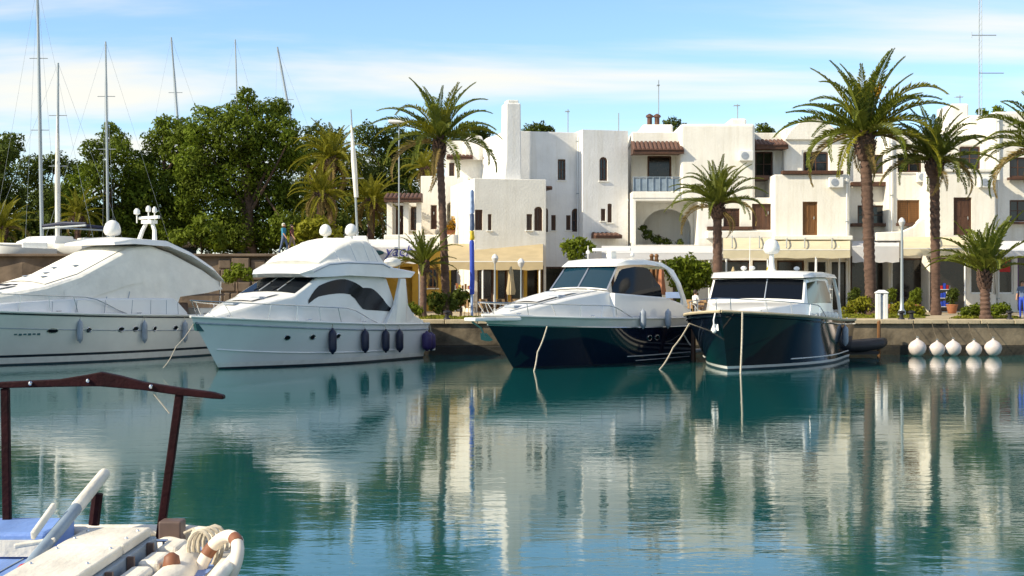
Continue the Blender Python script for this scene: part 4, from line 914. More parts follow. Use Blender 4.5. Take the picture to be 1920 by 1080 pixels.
# white service pedestal
t = thing('service_pedestal', (PX(1653, 63.9), 63.9, QZ + 0.03), 'white electricity and water pedestal at the quay edge', 'pedestal')
s = MB(); X = PX(1653, 63.9)
s.box(X - 0.26, X - 0.06, 63.75, 64.05, QZ + 0.03, QZ + 1.2); s.box(X + 0.06, X + 0.26, 63.75, 64.05, QZ + 0.03, QZ + 1.2); s.build('cabinet', 'white_paint', t, bevel=0.03)
s = MB(); s.box(X - 0.055, X + 0.055, 63.8, 64.0, QZ + 0.03, QZ + 1.15); s.build('socket_panel', 'fender_grey', t)
s = MB(); s.loft([[(X + a * w, 63.9 + b * w * 0.6, QZ + z) for a, b in ((-1, -1), (1, -1), (1, 1), (-1, 1))] for w, z in ((0.29, 1.205), (0.29, 1.25), (0.12, 1.36))]); s.build('cap', 'white_paint', t, bevel=0.02)
# mooring pile
t = thing('mooring_pile', (PX(1648, 62.4), 62.4, -1), 'thin brown mooring pile in front of the white pedestal', 'pile'); s = MB(); s.lathe([(0.09, 0), (0.085, 1.5), (0.08, 2.5), (0.05, 2.56)], 9, (PX(1648, 62.4), 62.4, -1)); s.build('shaft', 'wood_warm', t)
t = thing('mooring_pile', (PX(1300, 58.0), 58.0, -1), 'brown mooring pile between the two dark hulled cruisers', 'pile'); s = MB(); s.lathe([(0.10, 0), (0.10, 2.4), (0.09, 2.75), (0.05, 2.82)], 9, (PX(1300, 58.0), 58.0, -1)); s.build('shaft', 'wood', t)
# bollards on the quay
for px, lb in ((1690, 'left iron bollard on the quay edge above the buoys'), (1709, 'right iron bollard on the quay edge above the buoys'), (1893, 'iron bollard right of the low palm'), (838, 'iron bollard between the flybridge yacht and the white bowed cruiser')):
    t = thing('bollard', (PX(px, 63.5), 63.5, QZ + 0.03), lb, 'bollard', 'bollards on the quay edge'); s = MB(); s.lathe([(0.16, 0), (0.15, 0.05), (0.09, 0.1), (0.09, 0.26), (0.17, 0.3), (0.17, 0.36), (0.06, 0.4)], 10, (PX(px, 63.5), 63.5, QZ + 0.03)); s.build('body', 'rubber', t, smooth=40)
# five white buoys
for i, (px, r_, dz, lb) in enumerate(((1720, 0.39, 0.06, 'leftmost of the five white mooring buoys'), (1757, 0.35, 0.0, 'second white mooring buoy from the left, close to the third'), (1787, 0.36, 0.04, 'middle one of the five white mooring buoys'), (1826, 0.35, 0.0, 'fourth white mooring buoy from the left'), (1862, 0.38, 0.05, 'rightmost of the five white mooring buoys'))):
    Y = 62.0; X = PX(px, Y)
    t = thing('mooring_buoy', (X, Y, 0), lb, 'buoy', 'white buoys hanging along the quay')
    s = MB(); s.lathe([(r_ * a, r_ * b + 0.30 + dz) for a, b in ((0.05, -1.0), (0.5, -0.88), (0.86, -0.5), (1.0, -0.05), (0.95, 0.3), (0.72, 0.62), (0.40, 0.84), (0.16, 0.98), (0.10, 1.12), (0.02, 1.14))], 18, (X, Y, 0)); s.build('float', 'buoy', t, smooth=60)
    s = MB(); s.tube([(X + 0.05 * math.cos(a), Y, 0.30 + dz + r_ * 1.16 + 0.05 * math.sin(a)) for a in np.linspace(0, 2 * math.pi, 9)], 0.014, 5); s.build('eye', 'steel', t)
    s = MB(); s.tube([(X, Y, 0.33 + dz + r_ * 1.1), (X + 0.04, Y + 0.5, 1.0), (X + 0.05, QY - 0.02, QZ - 0.05)], 0.012, 5); s.build('line', 'quay', t)

# things standing along the shop fronts
def planter(label, px, Y, mat='leaf_light', h=0.9):
    t = thing('plant_pot', (PX(px, Y), Y, BZ), label, 'plant', 'potted plants along the shops')
    s = MB(); s.lathe([(0.20, 0), (0.24, 0.05), (0.32, 0.45), (0.35, 0.47), (0.34, 0.52), (0.26, 0.5)], 12, (PX(px, Y), Y, BZ)); s.build('pot', 'terracotta', t, smooth=40)
    s = MB(); s.tube([(PX(px, Y), Y, BZ + 0.4), (PX(px, Y) + 0.05, Y, BZ + 0.5 + h * 0.5)], 0.03, 5); s.build('stem', 'bark', t)
    leaf_mesh('foliage', [(Vector((PX(px, Y), Y, BZ + 0.55 + h * 0.45)), 0.34, h * 0.45), (Vector((PX(px, Y) + 0.15, Y, BZ + 0.5 + h * 0.75)), 0.24, h * 0.3)], mat, t, 0.09)
for px, Y, lb, m_ in ((1352, 79.2, 'potted plant behind the medium palm trunk', 'leaf_light'), (1420, 80.0, 'potted plant below the cream awning, left one', 'leaf_dark'), (1505, 80.2, 'potted plant below the cream awning, right one', 'leaf_light'), (1600, 80.6, 'potted plant left of the tallest palm trunk', 'leaf_dark'), (1668, 80.4, 'potted plant right of the tallest palm trunk', 'leaf_light'), (1716, 79.6, 'potted plant between the white lamp post and second tall palm', 'leaf_light'), (1785, 79.8, 'potted plant under the right cream awning', 'leaf_dark'), (1150, 79, 'potted plant under the grey canopy by the blue windscreen cruiser', 'leaf_dark')): planter(lb, px, Y, m_)
def parasol(label, px, Y, mat, h=2.6):
    t = thing('folded_parasol', (PX(px, Y), Y, BZ), label, 'parasol', 'folded parasols on the terraces'); X = PX(px, Y)
    s = MB(); s.lathe([(0.28, 0), (0.28, 0.08), (0.05, 0.12)], 12, (X, Y, BZ)); s.build('base', 'quay', t); s = MB(); s.tube([(X, Y, BZ), (X, Y, BZ + h)], 0.03, 7); s.build('pole', 'wood_warm', t)
    s = MB(); s.loft([[(X + r_ * (1 + 0.25 * math.cos(4 * a)) * math.cos(a), Y + r_ * (1 + 0.25 * math.cos(4 * a)) * math.sin(a), BZ + z) for a in np.linspace(0, 2 * math.pi, 25)[:-1]] for r_, z in ((0.17, h * 0.42), (0.20, h * 0.5), (0.13, h * 0.72), (0.10, h * 0.9), (0.03, h))]); s.build('canopy', mat, t, smooth=40)
for px, Y, lb, m_ in ((1240, 72.6, 'folded orange brown parasol left of the round bush', 'terracotta'), (1375, 76, 'folded tan parasol right of the medium palm trunk', 'awning_beige'), (1408, 76.5, 'folded tan parasol above the black cruiser roof', 'awning_beige'), (1440, 77, 'folded yellow parasol behind the white dome', 'yellow'), (958, 74.5, 'folded beige parasol under the beige awning', 'awning_beige')): parasol(lb, px, Y, m_)
def rack(label, px, Y, mats):
    t = thing('display_rack', (PX(px, Y), Y, BZ), label, 'rack', 'goods racks before the shops'); X = PX(px, Y)
    s = MB()
    for sx in (-0.45, 0.45):
        for sy in (-0.15, 0.15): s.tube([(X + sx, Y + sy, BZ), (X + sx, Y + sy, BZ + 1.6)], 0.02, 5)
    s.build('frame', 'mast', t)
    for i, z in enumerate((0.35, 0.85, 1.35)):
        s = MB(); s.box(X - 0.46, X + 0.46, Y - 0.17, Y + 0.17, BZ + z, BZ + z + 0.03); sh = s.build('shelf', 'white_paint', t)
        for k in range(5):
            s = MB(); hgt = rng.uniform(0.16, 0.36); s.box(X - 0.42 + k * 0.17, X - 0.29 + k * 0.17, Y - 0.12, Y + 0.1, BZ + z + 0.032, BZ + z + 0.032 + hgt); s.build('goods', rng.choice(mats), sh, bevel=0.01)
rack('goods rack with red and blue items in the dark right shop', 1765, 81.5, ['red', 'blue', 'white_paint', 'yellow'])
rack('goods rack with pale items by the white framed doors', 1545, 81.6, ['white_paint', 'pale_blue', 'terracotta'])
rack('goods rack beside the yellow shop wall', 868, 82.5, ['yellow', 'terracotta', 'wood_warm'])
# ------------------------------------------------------------------ boats
def sm(a, b, x):
    t = max(0.0, min(1.0, (x - a) / (b - a))); return t * t * (3 - 2 * t)
class Hull:
    """local frame: x forward (bow at +L/2), y to port, z up from the waterline"""
    def __init__(h, L, B, bow_z, stern_z, rake=1.5, full=2.4, stern_w=0.92, sag=0.0, tb=0.45, flare=1.0, wl=0.86, tumble=0.0):
        h.__dict__.update(locals())
    def bs(h, t):
        q = max(0, (t - h.tb) / (1 - h.tb)); return h.B / 2 * (1 - q ** h.full) * (h.stern_w + (1 - h.stern_w) * sm(0, 0.35, t))
    def zs(h, t): return h.stern_z + (h.bow_z - h.stern_z) * t ** 1.7 - h.sag * math.sin(math.pi * t)
    def pt(h, t, z, side=1, out=0.0):
        zs = h.zs(t); zb = -0.55; u = max(0, min(1.3, (z - zb) / (zs - zb))); k = sm(0.35, 1.0, t)
        g = (1 - k) * (h.wl + (1 - h.wl) * min(1, u) ** 0.8) + k * (0.30 + 0.70 * u ** (1.3 * h.flare)) if z > -0.5 else 0.45
        x = -h.L / 2 + h.L * t - h.rake * (1 - u) * t ** 3.5 - (0.25 * (1 - u) * (1 - t) ** 6) * -1
        return Vector((x, side * (h.bs(t) * g + out), z))
    def sheer(h, t, side=1, dz=0.0, inn=0.0):
        p = h.pt(t, h.zs(t), side); b = max(0.0, abs(p.y) - inn); return Vector((p.x - (inn * 1.2 if t > 0.98 else 0), side * b, p.z + dz))
    def build(h, parent, mats, bands, nt=36):
        """mats[i] covers z from bands[i] to bands[i+1]; the last band ends at the sheer (None)"""
        ts = [1 - (1 - k / nt) ** 1.35 for k in range(nt + 1)]
        s = MB()
        for side in (1, -1):
            for i in range(len(bands) - 1):
                lo, hi = bands[i], bands[i + 1]; n = 2 if hi is not None else 7; rows = []
                for j in range(n + 1):
                    rows.append([h.pt(t, (lo if not callable(lo) else lo(t)) + (((hi if not callable(hi) else hi(t)) if hi is not None else h.zs(t)) - (lo if not callable(lo) else lo(t))) * j / n, side) for t in ts])
                s.grid(rows, mi=i, flip=side < 0)
        zz = [-0.55, 0, 0.3, 0.7, h.stern_z]
        s.poly([h.pt(0, z, 1) for z in zz] + [h.pt(0, z, -1) for z in zz[::-1]], len(mats) - 1)
        bm_o = s.build('hull', mats, parent, smooth=35, world=False)
        bm = bmesh.new(); bm.from_mesh(bm_o.data); bmesh.ops.remove_doubles(bm, verts=bm.verts, dist=0.002); bmesh.ops.recalc_face_normals(bm, faces=bm.faces); bm.to_mesh(bm_o.data); bm.free()
        bm_o.data.shade_smooth(); bm_o.data.set_sharp_from_angle(angle=R(40))
        return bm_o
    def deck(h, parent, mat, drop=0.04, t0=0.0, camber=0.10, name='deck'):
        rows = []
        for k in range(29):
            t = t0 + (1 - t0) * (1 - (1 - k / 28) ** 1.3); e = h.sheer(t, 1, -drop)
            rows.append([Vector((e.x, e.y * w, e.z + camber * (1 - w * w) * min(1, e.y * 1.2))) for w in np.linspace(-1, 1, 9)])
        s = MB(); s.grid(rows); return s.build(name, mat, parent, smooth=30, world=False)
    def rail_line(h, parent, name, mat, r=0.045, dz=0.0, t0=0.0, t1=1.0, out=0.01, z=None):
        pts = []
        for k in range(31):
            t = t0 + (t1 - t0) * k / 30; p = h.pt(t, h.zs(t) + dz if z is None else z(t), 1, out); pts.append(p)
        s = MB(); s.tube(pts, r, 6); s.tube([Vector((p.x, -p.y, p.z)) for p in pts], r, 6); return s.build(name, mat, parent, smooth=50, world=False)
    def guard(h, parent, t0, t1, height=0.62, n=6, inn=0.12, mid=True, fwd=0.35, r=0.02):
        """stainless guard rail round the bow, with stanchions"""
        side = []
        for k in range(17):
            t = t0 + (t1 - t0) * k / 16; p = h.sheer(t, 1, 0, inn); hh = height * sm(-0.05, 0.25, k / 16)
            side.append(Vector((p.x + fwd * sm(0.5, 1, k / 16), p.y, p.z + hh)))
        loop = side + [Vector((side[-1].x + 0.12, 0, side[-1].z))] + [Vector((p.x, -p.y, p.z)) for p in side[::-1]]
        s = MB(); s.tube(loop, r, 6); o = s.build('guard_rail', 'steel', parent, smooth=50, world=False)
        for k in range(1, n + 1):
            t = t0 + (t1 - t0) * k / n
            for sg in (1, -1):
                p = h.sheer(t, sg, -0.02, inn); q = side[min(16, int(round(16 * k / n)))]; st = MB(); st.tube([p, Vector((q.x, sg * q.y, q.z))], r * 0.8, 5); st.build('stanchion', 'steel', o, world=False)
        return o

class Loft:
    """a superstructure lofted from sections (xb, xt, z0, z1, wb, wt): bottom/top x, heights, half widths"""
    def __init__(l, secs, r=0.18, camber=0.06): l.secs = secs; l.r = r; l.camber = camber
    def sec(l, s):
        i = min(int(s), len(l.secs) - 2); f = s - i; a, b = l.secs[i], l.secs[i + 1]
        return [a[k] + (b[k] - a[k]) * f for k in range(6)]
    def side(l, s, hh, side=1, out=0.0):
        xb, xt, z0, z1, wb, wt = l.sec(s); r = min(l.r, (z1 - z0) * 0.45, wt * 0.5)
        return Vector((xb + (xt - xb) * hh * (1 - r / max(z1 - z0, .01)), side * (wb + (wt - wb) * hh + out), z0 + (z1 - r - z0) * hh))
    def top(l, s, w, out=0.0):
        xb, xt, z0, z1, wb, wt = l.sec(s); r = min(l.r, (z1 - z0) * 0.45, wt * 0.5)
        return Vector((xt, w * (wt - r), z1 + l.camber * (1 - w * w) + out))
    def ring(l, s):
        xb, xt, z0, z1, wb, wt = l.sec(s); r = min(l.r, (z1 - z0) * 0.45, wt * 0.5); h = []
        h += [l.side(s, u) for u in (0, 0.5, 1.0)]
        e = l.side(s, 1.0); tp = l.top(s, 1)
        for a in (R(30), R(60)): h.append(Vector((e.x + (xt - e.x) * math.sin(a), e.y - r * (1 - math.cos(a)), e.z + (tp.z - e.z) * math.sin(a))))
        h += [l.top(s, w) for w in (1, 0.5)]
        return h + [l.top(s, 0)] + [Vector((p.x, -p.y, p.z)) for p in h[::-1]]
    def build(l, name, mat, parent, sub=3, smooth=28):
        s = MB(); n = (len(l.secs) - 1) * sub
        s.loft([l.ring(k / sub) for k in range(n + 1)], closed=True); return s.build(name, mat, parent, smooth=smooth, world=False)
    def side_patch(l, name, mat, parent, s0, s1, lo, hi, sides=(1, -1), out=0.012, n=14, parent_each=None):
        res = []
        for sd_ in sides:
            m = MB(); rows = []
            for j in range(5):
                rows.append([l.side(s0 + (s1 - s0) * k / n, lo(k / n) + (hi(k / n) - lo(k / n)) * j / 4, sd_, out) for k in range(n + 1)])
            m.grid(rows, flip=sd_ < 0); res.append(m.build(name, mat, parent, smooth=50, world=False))
        return res
    def top_patch(l, name, mat, parent, s0, s1, w0, w1, out=0.012, n=8):
        m = MB(); m.grid([[l.top(s0 + (s1 - s0) * j / n, w0 + (w1 - w0) * k / n, out) for k in range(n + 1)] for j in range(n + 1)]); return m.build(name, mat, parent, smooth=50, world=False)

def boat(name, label, cat, bow_px, bow_Y, ang, L, group=None):
    """root at the waterline amidships; ang = how far the bow points left of straight towards the camera"""
    a = R(ang); bx = PX(bow_px, bow_Y); c = Vector((bx + math.sin(a) * L / 2, bow_Y + math.cos(a) * L / 2, 0))
    return thing(name, c, label, cat, group, math.atan2(-math.cos(a), -math.sin(a)))
def to_world(t, p): return Matrix.Translation(t.location) @ t.rotation_euler.to_matrix().to_4x4() @ Vector(p)
def fender(h, parent, t, mat, side=1, r=0.14, ln=0.75, ztop=None, label=None):
    zt = h.zs(t) - 0.25 if ztop is None else ztop; p = h.pt(t, zt - ln / 2, side, r + 0.03)
    q = h.pt(t, zt, side, r + 0.03)
    f = MB(); f.lathe([(r * a, b * ln) for a, b in ((0.25, -1.06), (0.35, -1.0), (0.8, -0.94), (1, -0.82), (1, -0.18), (0.8, -0.06), (0.35, 0), (0.2, 0.08))], 12, (q.x, p.y, zt)); o = f.build('fender', mat, parent, smooth=50, world=False)
    l = MB(); l.tube([(q.x, p.y, zt + 0.05), h.sheer(t, side, 0.05, -0.02)], 0.014, 4); l.build('lanyard', 'rope', o, world=False)
    if label: o['label'] = label
def porthole(h, parent, t, z, side=1, w=0.16, hh=0.10):
    c = h.pt(t, z, side, 0.012); tx = (h.pt(t + 0.01, z, side, 0.012) - h.pt(t - 0.01, z, side, 0.012)).normalized(); up = (h.pt(t, z + 0.05, side, 0.012) - h.pt(t, z - 0.05, side, 0.012)).normalized(); nn = tx.cross(up) * (-side); nn = nn if nn.y * side > 0 else -nn
    s = MB(); pts = [c + tx * w * math.cos(a) + up * hh * math.sin(a) for a in np.linspace(0, 2 * math.pi, 15)[:-1]]
    s.loft([[p - nn * 0.02 for p in pts], [p + nn * 0.012 for p in pts]]); o = s.build('porthole', 'boat_glass', parent, world=False)
    s = MB(); s.tube([p + nn * 0.008 for p in pts], 0.018, 5, closed=True); s.build('rim', 'steel', o, world=False)
def dome(parent, x, y, z, r, mat='gelcoat', name='radar_dome', stem=0.25):
    s = MB(); s.lathe([(r * 0.35, -stem), (r * 0.3, -0.05), (r * 0.8, 0.0), (r, r * 0.35), (r * 0.97, r * 0.8), (r * 0.75, r * 1.35), (r * 0.4, r * 1.65), (r * 0.05, r * 1.75)], 16, (x, y, z)); return s.build(name, mat, parent, smooth=60, world=False)

# ---------- covered white motor yacht, far left
b1 = boat('motor_yacht', 'large white motor yacht under canvas covers at the far left', 'yacht', -196, 51.3, 30, 16)
h = Hull(16, 4.8, 2.25, 1.75, 2.2, 2.5, wl=0.88)
h1 = h.build(b1, ['antifoul', 'boot', 'boot_dark', 'gelcoat', 'gelcoat'], [-0.55, 0.06, 0.30, 0.40, lambda t: h.zs(t) - 0.42, None])
h.deck(b1, 'nonskid'); h.rail_line(b1, 'rub_rail', 'boot_dark', 0.03, -0.06); h.rail_line(b1, 'toe_rail', 'gelcoat', 0.05, 0.03); h.rail_line(b1, 'hull_line', 'fender_grey', 0.018, 0, z=lambda t: h.zs(t) - 0.62, t1=0.93)
C = Loft([(7.0, 7.0, 1.9, 2.25, 0.4, 0.3), (5.0, 5.0, 1.9, 2.65, 1.25, 1.05), (2.6, 2.4, 1.8, 3.1, 1.95, 1.65), (1.2, 0.6, 1.75, 3.55, 2.02, 1.62), (-1.4, -2.2, 1.7, 4.72, 2.05, 1.55), (-3.0, -3.4, 1.65, 4.85, 2.05, 1.55), (-4.1, -4.2, 1.65, 4.65, 2.03, 1.58), (-4.6, -4.5, 2.62, 4.58, 2.02, 1.6), (-6.4, -6.4, 2.78, 3.85, 1.95, 1.75), (-7.5, -7.5, 2.95, 3.3, 1.85, 1.75)], r=0.28, camber=0.14)
dk = C.build('deckhouse', 'canvas', b1)
C.top_patch('windscreen_cover', 'canvas', b1, 2.05, 3.95, -0.99, 0.99, 0.03, 12)
C.side_patch('side_cover', 'canvas', b1, 2.5, 4.6, lambda u: 0.45 + 0.1 * u, lambda u: 0.75 + 0.22 * math.sin(math.pi * min(1, u * 0.75 + 0.2)), out=0.03)
for sg in (1, -1):
    for k, u in enumerate((2.9, 3.45, 3.95)):
        s = MB(); s.tube([C.side(u, 0.12, sg, 0.02), C.side(u + 0.1, 0.42, sg, 0.02)], 0.018, 4); s.build('seam', 'fender_grey', dk, world=False)
Tr = Loft([(6.2, 6.2, 1.9, 2.30, 0.95, 0.85), (4.0, 4.0, 1.85, 2.50, 1.75, 1.62), (1.5, 1.5, 1.75, 2.62, 2.14, 2.02), (-2.0, -2.0, 1.7, 2.62, 2.22, 2.12), (-4.2, -4.2, 1.65, 2.60, 2.22, 2.12), (-4.9, -4.9, 1.62, 2.02, 2.22, 2.14), (-7.6, -7.6, 1.6, 1.90, 2.15, 2.08)], r=0.10, camber=0.02)
for sg in (1, -1):
    s = MB(); n_ = 24; rows = []
    for k in range(n_ + 1):
        u = 5.0 * k / n_; o_ = Tr.side(u, 0, sg); t_ = Tr.side(u, 1, sg); rows.append([o_, t_, t_ + Vector((0, -sg * 0.05, 0.05)), t_ + Vector((0, -sg * 0.55, 0.06)), o_ + Vector((0, -sg * 0.55, 0))])
    s.loft(rows); sb = s.build('side_coaming', 'gelcoat_cool', b1, smooth=35, world=False)
    for k in range(7):
        u = 1.6 + 0.42 * k; q_ = MB(); q_.tube([Tr.side(u, 0.05, sg, 0.006), Tr.side(u + 0.05, 0.98, sg, 0.006)], 0.012, 4); q_.build('panel_seam', 'fender_grey', sb, world=False)
s = MB(); s.box(-7.4, -4.5, -2.0, -1.9, 1.66, 2.7); s.build('cockpit_side', 'boat_glass', b1, world=False)
s = MB(); s.box(-6.0, -4.9, -0.9, 1.2, 1.66, 2.35); s.build('cockpit_table', 'brown_panel', b1, world=False, bevel=0.05)
C.top_patch('sun_pad', 'canvas_grey', b1, 0.7, 1.7, -0.6, 0.6, 0.05)
# wrinkled straps on the windscreen cover
for k, (u, w) in enumerate(((2.5, -0.45), (2.75, 0.05), (2.45, 0.4), (3.2, 0.5), (3.1, -0.2))):
    s = MB(); c = C.top(u, w, 0.045); s.sphere(c, 0.22, 0.10, 0.035, 10, 5); s.build('tie_patch', 'fender_grey', dk, world=False)
# roof panel with front visor
Rf = Loft([(-1.3, -1.3, 4.80, 4.92, 1.5, 1.45), (-2.2, -2.2, 4.86, 5.10, 1.75, 1.65), (-4.2, -4.2, 4.80, 5.05, 1.75, 1.65), (-5.6, -5.6, 4.4, 4.6, 1.8, 1.7), (-7.0, -7.0, 3.75, 3.95, 1.85, 1.75), (-7.7, -7.7, 3.25, 3.4, 1.85, 1.75)], r=0.08, camber=0.08)
Rf.build('roof', 'gelcoat', b1)
s = MB(); s.box(-4.52, -4.42, -1.7, 1.7, 1.66, 2.9); s.build('saloon_door', 'boat_glass', b1, world=False); s = MB(); s.box(-7.6, -4.4, -1.9, 1.9, 2.66, 2.74); s.build('cockpit_headlining', 'brown_panel', b1, world=False)
s = MB(); s.box(-7.4, -6.3, -1.6, 1.6, 1.6, 2.1); s.build('cockpit_seat', 'canvas', b1, world=False, bevel=0.08)
for sg in (1, -1):
    s = MB(); s.tube([(-7.3, sg * 1.8, 1.7), (-7.45, sg * 1.8, 3.3)], 0.035, 6); s.build('roof_post', 'steel', b1, world=False)
dome(b1, -2.6, 0.0, 5.28, 0.37)
# radar mast on the roof
rm = MB()
for sg in (1, -1): rm.tube([(-4.6, sg * 0.52, 4.9), (-4.75, sg * 0.36, 5.55), (-4.8, sg * 0.16, 5.9)], [0.11, 0.09, 0.08], 8)
rm.box(-5.0, -4.6, -0.3, 0.3, 5.85, 6.0); mast1 = rm.build('radar_mast', 'gelcoat', b1, smooth=40, world=False)
s = MB(); s.obox((-4.62, 0.75, 6.12), (-4.98, -0.75, 6.12), 0.14, 0.14); s.tube([(-4.8, 0, 5.98), (-4.8, 0, 6.1)], 0.07); s.build('radar_scanner', 'gelcoat', mast1, world=False, bevel=0.02)
for y, z, r_ in ((0.32, 6.3, 0.10), (-0.05, 6.35, 0.12), (-0.75, 6.25, 0.14)):
    s = MB(); s.lathe([(0.03, -0.35), (0.03, 0), (r_, 0.05), (r_, 0.2), (r_ * 0.4, 0.3)], 10, (-4.8, y, z)); s.build('lamp', 'gelcoat', mast1, smooth=50, world=False)
h.guard(b1, 0.42, 0.985, 0.7, 7, 0.16)
for t_, z, w in ((0.66, 1.32, 0.24), (0.555, 1.32, 0.12), (0.45, 1.30, 0.16), (0.40, 1.30, 0.16), (0.33, 1.28, 0.11), (0.25, 1.28, 0.14), (0.14, 1.25, 0.14)): porthole(h, b1, t_, z, 1, w, 0.10)
for t_, m_ in ((0.585, 'fender_grey'), (0.375, 'fender_grey'), (0.22, 'fender_grey')): fender(h, b1, t_, m_, 1, 0.12, 0.85)
# faint name on the bow: the letters cannot be made out in the photograph, small raised marks at their size
for k in range(6):
    c = h.pt(0.76 - k * 0.012, 1.22, 1, 0.006); c2 = h.pt(0.76 - k * 0.012 - 0.008, 1.22, 1, 0.006); s = MB(); s.obox(c, c2, 0.012, 0.12 if k % 2 else 0.08); s.build('name_letter', 'ink_teal', h1, world=False)
s = MB(); s.tube([C.top(1.3, 0.8, 0.03), C.top(1.3, 0.8, 0.12)], 0.10, 8); s.build('deck_vent', 'rubber', b1, world=False)
for sx, u in ((0.5, 0.9), (-0.3, 1.3), (0.2, 1.7)):
    c = C.top(u, sx); s = MB(); s.box(c.x - 0.3, c.x + 0.3, c.y - 0.28, c.y + 0.28, c.z - 0.03, c.z + 0.06); s.build('deck_hatch', 'dark_glass', b1, world=False, bevel=0.03)

# ---------- white flybridge yacht
b2 = boat('flybridge_yacht', 'white flybridge yacht with canvas bridge cover and navy fenders', 'yacht', 358, 50.7, 30, 12.6)
h = Hull(12.6, 4.25, 1.95, 1.45, 1.9, 2.4, wl=0.86)
h2 = h.build(b2, ['boot_dark', 'boot', 'gelcoat_cool', 'gelcoat_cool'], [-0.55, 0.07, 0.24, lambda t: 0.24 + 0.45 * (h.zs(t) - 0.24), None])
h.deck(b2, 'gelcoat'); h.rail_line(b2, 'rub_rail', 'fender_grey', 0.035, -0.22); h.rail_line(b2, 'toe_rail', 'gelcoat', 0.05, 0.02)
h.rail_line(b2, 'spray_rail', 'gelcoat_cool', 0.03, 0, z=lambda t: 0.42 + 0.35 * t ** 3, t0=0.2, t1=0.97)
C = Loft([(5.3, 5.3, 1.7, 2.0, 0.45, 0.35), (3.9, 3.9, 1.65, 2.38, 1.15, 0.95), (2.5, 2.4, 1.55, 2.68, 1.62, 1.40), (2.2, 2.15, 1.55, 2.76, 1.68, 1.50), (1.3, 0.75, 1.5, 3.40, 1.75, 1.44), (-0.5, -0.8, 1.45, 3.55, 1.80, 1.50), (-2.0, -2.2, 1.42, 3.55, 1.82, 1.55), (-3.3, -3.2, 1.4, 3.50, 1.82, 1.6), (-4.4, -3.6, 1.4, 3.45, 1.85, 1.6)], r=0.14, camber=0.08)
dk = C.build('deckhouse', 'gelcoat', b2)
ws = C.top_patch('windscreen', 'boat_glass', b2, 3.04, 3.96, -1.0, 1.0, 0.012)
for w in (-0.33, 0.33):
    s = MB(); s.tube([C.top(3.1, w, 0.02), C.top(3.95, w, 0.02)], 0.025, 5); s.build('windscreen_pillar', 'gelcoat', ws, world=False)
for w, a in ((-0.55, 0.25), (0.15, 0.25)):
    s = MB(); s.tube([C.top(3.12, w, 0.03), C.top(3.6, w + a, 0.03)], 0.018, 4); s.build('wiper', 'black', ws, world=False)
C.side_patch('side_window', 'boat_glass', b2, 3.55, 5.9, lambda u: 0.60 + 0.10 * math.sin(math.pi * u) - 0.02 * u, lambda u: 0.62 + 0.36 * math.sin(math.pi * min(1, (u * 0.9 + 0.02))) ** 0.55)
C.side_patch('saloon_window', 'boat_glass', b2, 5.3, 7.7, lambda u: 0.36 - 0.04 * u + 0.28 * (1 - sm(0, 0.25, u)), lambda u: 0.66 + 0.14 * math.sin(math.pi * min(1, 0.35 + u * 0.4)) - 0.38 * sm(0.4, 1, u), out=0.016)
# moulded side decks rising aft
for sg in (1, -1):
    s = MB(); s.loft([[Vector((x, sg * (y0), z0)), Vector((x, sg * (y0 + 0.12), z0)), Vector((x - 0.1, sg * (y0 + 0.05), z1)), Vector((x - 0.1, sg * (y0 - 0.08), z1))] for x, y0, z0, z1 in ((-3.0, 1.85, 1.45, 1.55), (-3.7, 1.88, 1.42, 2.3), (-4.1, 1.88, 1.4, 3.4), (-4.5, 1.86, 1.4, 3.4), (-4.7, 1.84, 1.4, 2.3), (-5.2, 1.8, 1.4, 1.85), (-6.0, 1.75, 1.4, 1.6))]); s.build('aft_wing', 'gelcoat', b2, world=False, bevel=0.03)
Fb = Loft([(1.35, 1.6, 3.42, 3.55, 1.35, 1.2), (0.9, 1.2, 3.42, 3.72, 1.6, 1.5), (0.1, 0.3, 3.45, 4.02, 1.72, 1.62), (-0.8, -0.8, 3.5, 4.10, 1.8, 1.72), (-3.0, -3.1, 3.45, 4.08, 1.85, 1.8), (-3.7, -3.9, 3.42, 3.85, 1.88, 1.85), (-5.0, -5.4, 3.44, 3.70, 1.9, 1.9)], r=0.10, camber=0.02)
Fb.build('flybridge', 'gelcoat', b2)
Cv = Loft([(0.45, 0.6, 3.9, 4.0, 1.45, 1.35), (0.1, 0.1, 3.98, 4.28, 1.62, 1.42), (-0.8, -0.9, 4.05, 4.70, 1.68, 1.35), (-1.7, -1.8, 4.06, 4.96, 1.70, 1.38), (-2.7, -2.7, 4.04, 4.95, 1.70, 1.42), (-3.2, -3.05, 4.0, 4.72, 1.70, 1.48), (-3.5, -3.4, 3.98, 4.12, 1.70, 1.6)], r=0.3, camber=0.10)
Cv.build('bridge_cover', 'canvas', b2, smooth=40)
for u in (1.6, 2.7, 3.6, 4.4):
    s = MB(); rg_ = Cv.ring(u); s.tube([p + Vector((0, 0, 0.006)) for p in rg_], 0.014, 4); s.build('cover_seam', 'canvas_grey', b2, world=False)
s = MB(); s.tube([Fb.side(k * 0.2, 1.0, 1, 0.01) for k in range(5, 24)], 0.025, 5); s.tube([Fb.side(k * 0.2, 1.0, -1, 0.01) for k in range(5, 24)], 0.025, 5); s.build('cover_hem', 'fender_grey', b2, world=False)
C.top_patch('sun_pad', 'canvas_grey', b2, 1.15, 2.1, -0.62, 0.62, 0.05)
for sg in (1, -1):
    for k in range(4): s = MB(); s.obox(Vector((-3.9 - 0.0 * k, sg * 1.92, 1.95 + 0.09 * k)), Vector((-4.5, sg * 1.92, 1.95 + 0.09 * k)), 0.03, 0.04); s.build('vent_slat', 'rubber', b2, world=False)
dome(b2, -2.3, -0.55, 5.2, 0.26, stem=0.3); dome(b2, -2.5, 0.62, 5.2, 0.26, stem=0.3)
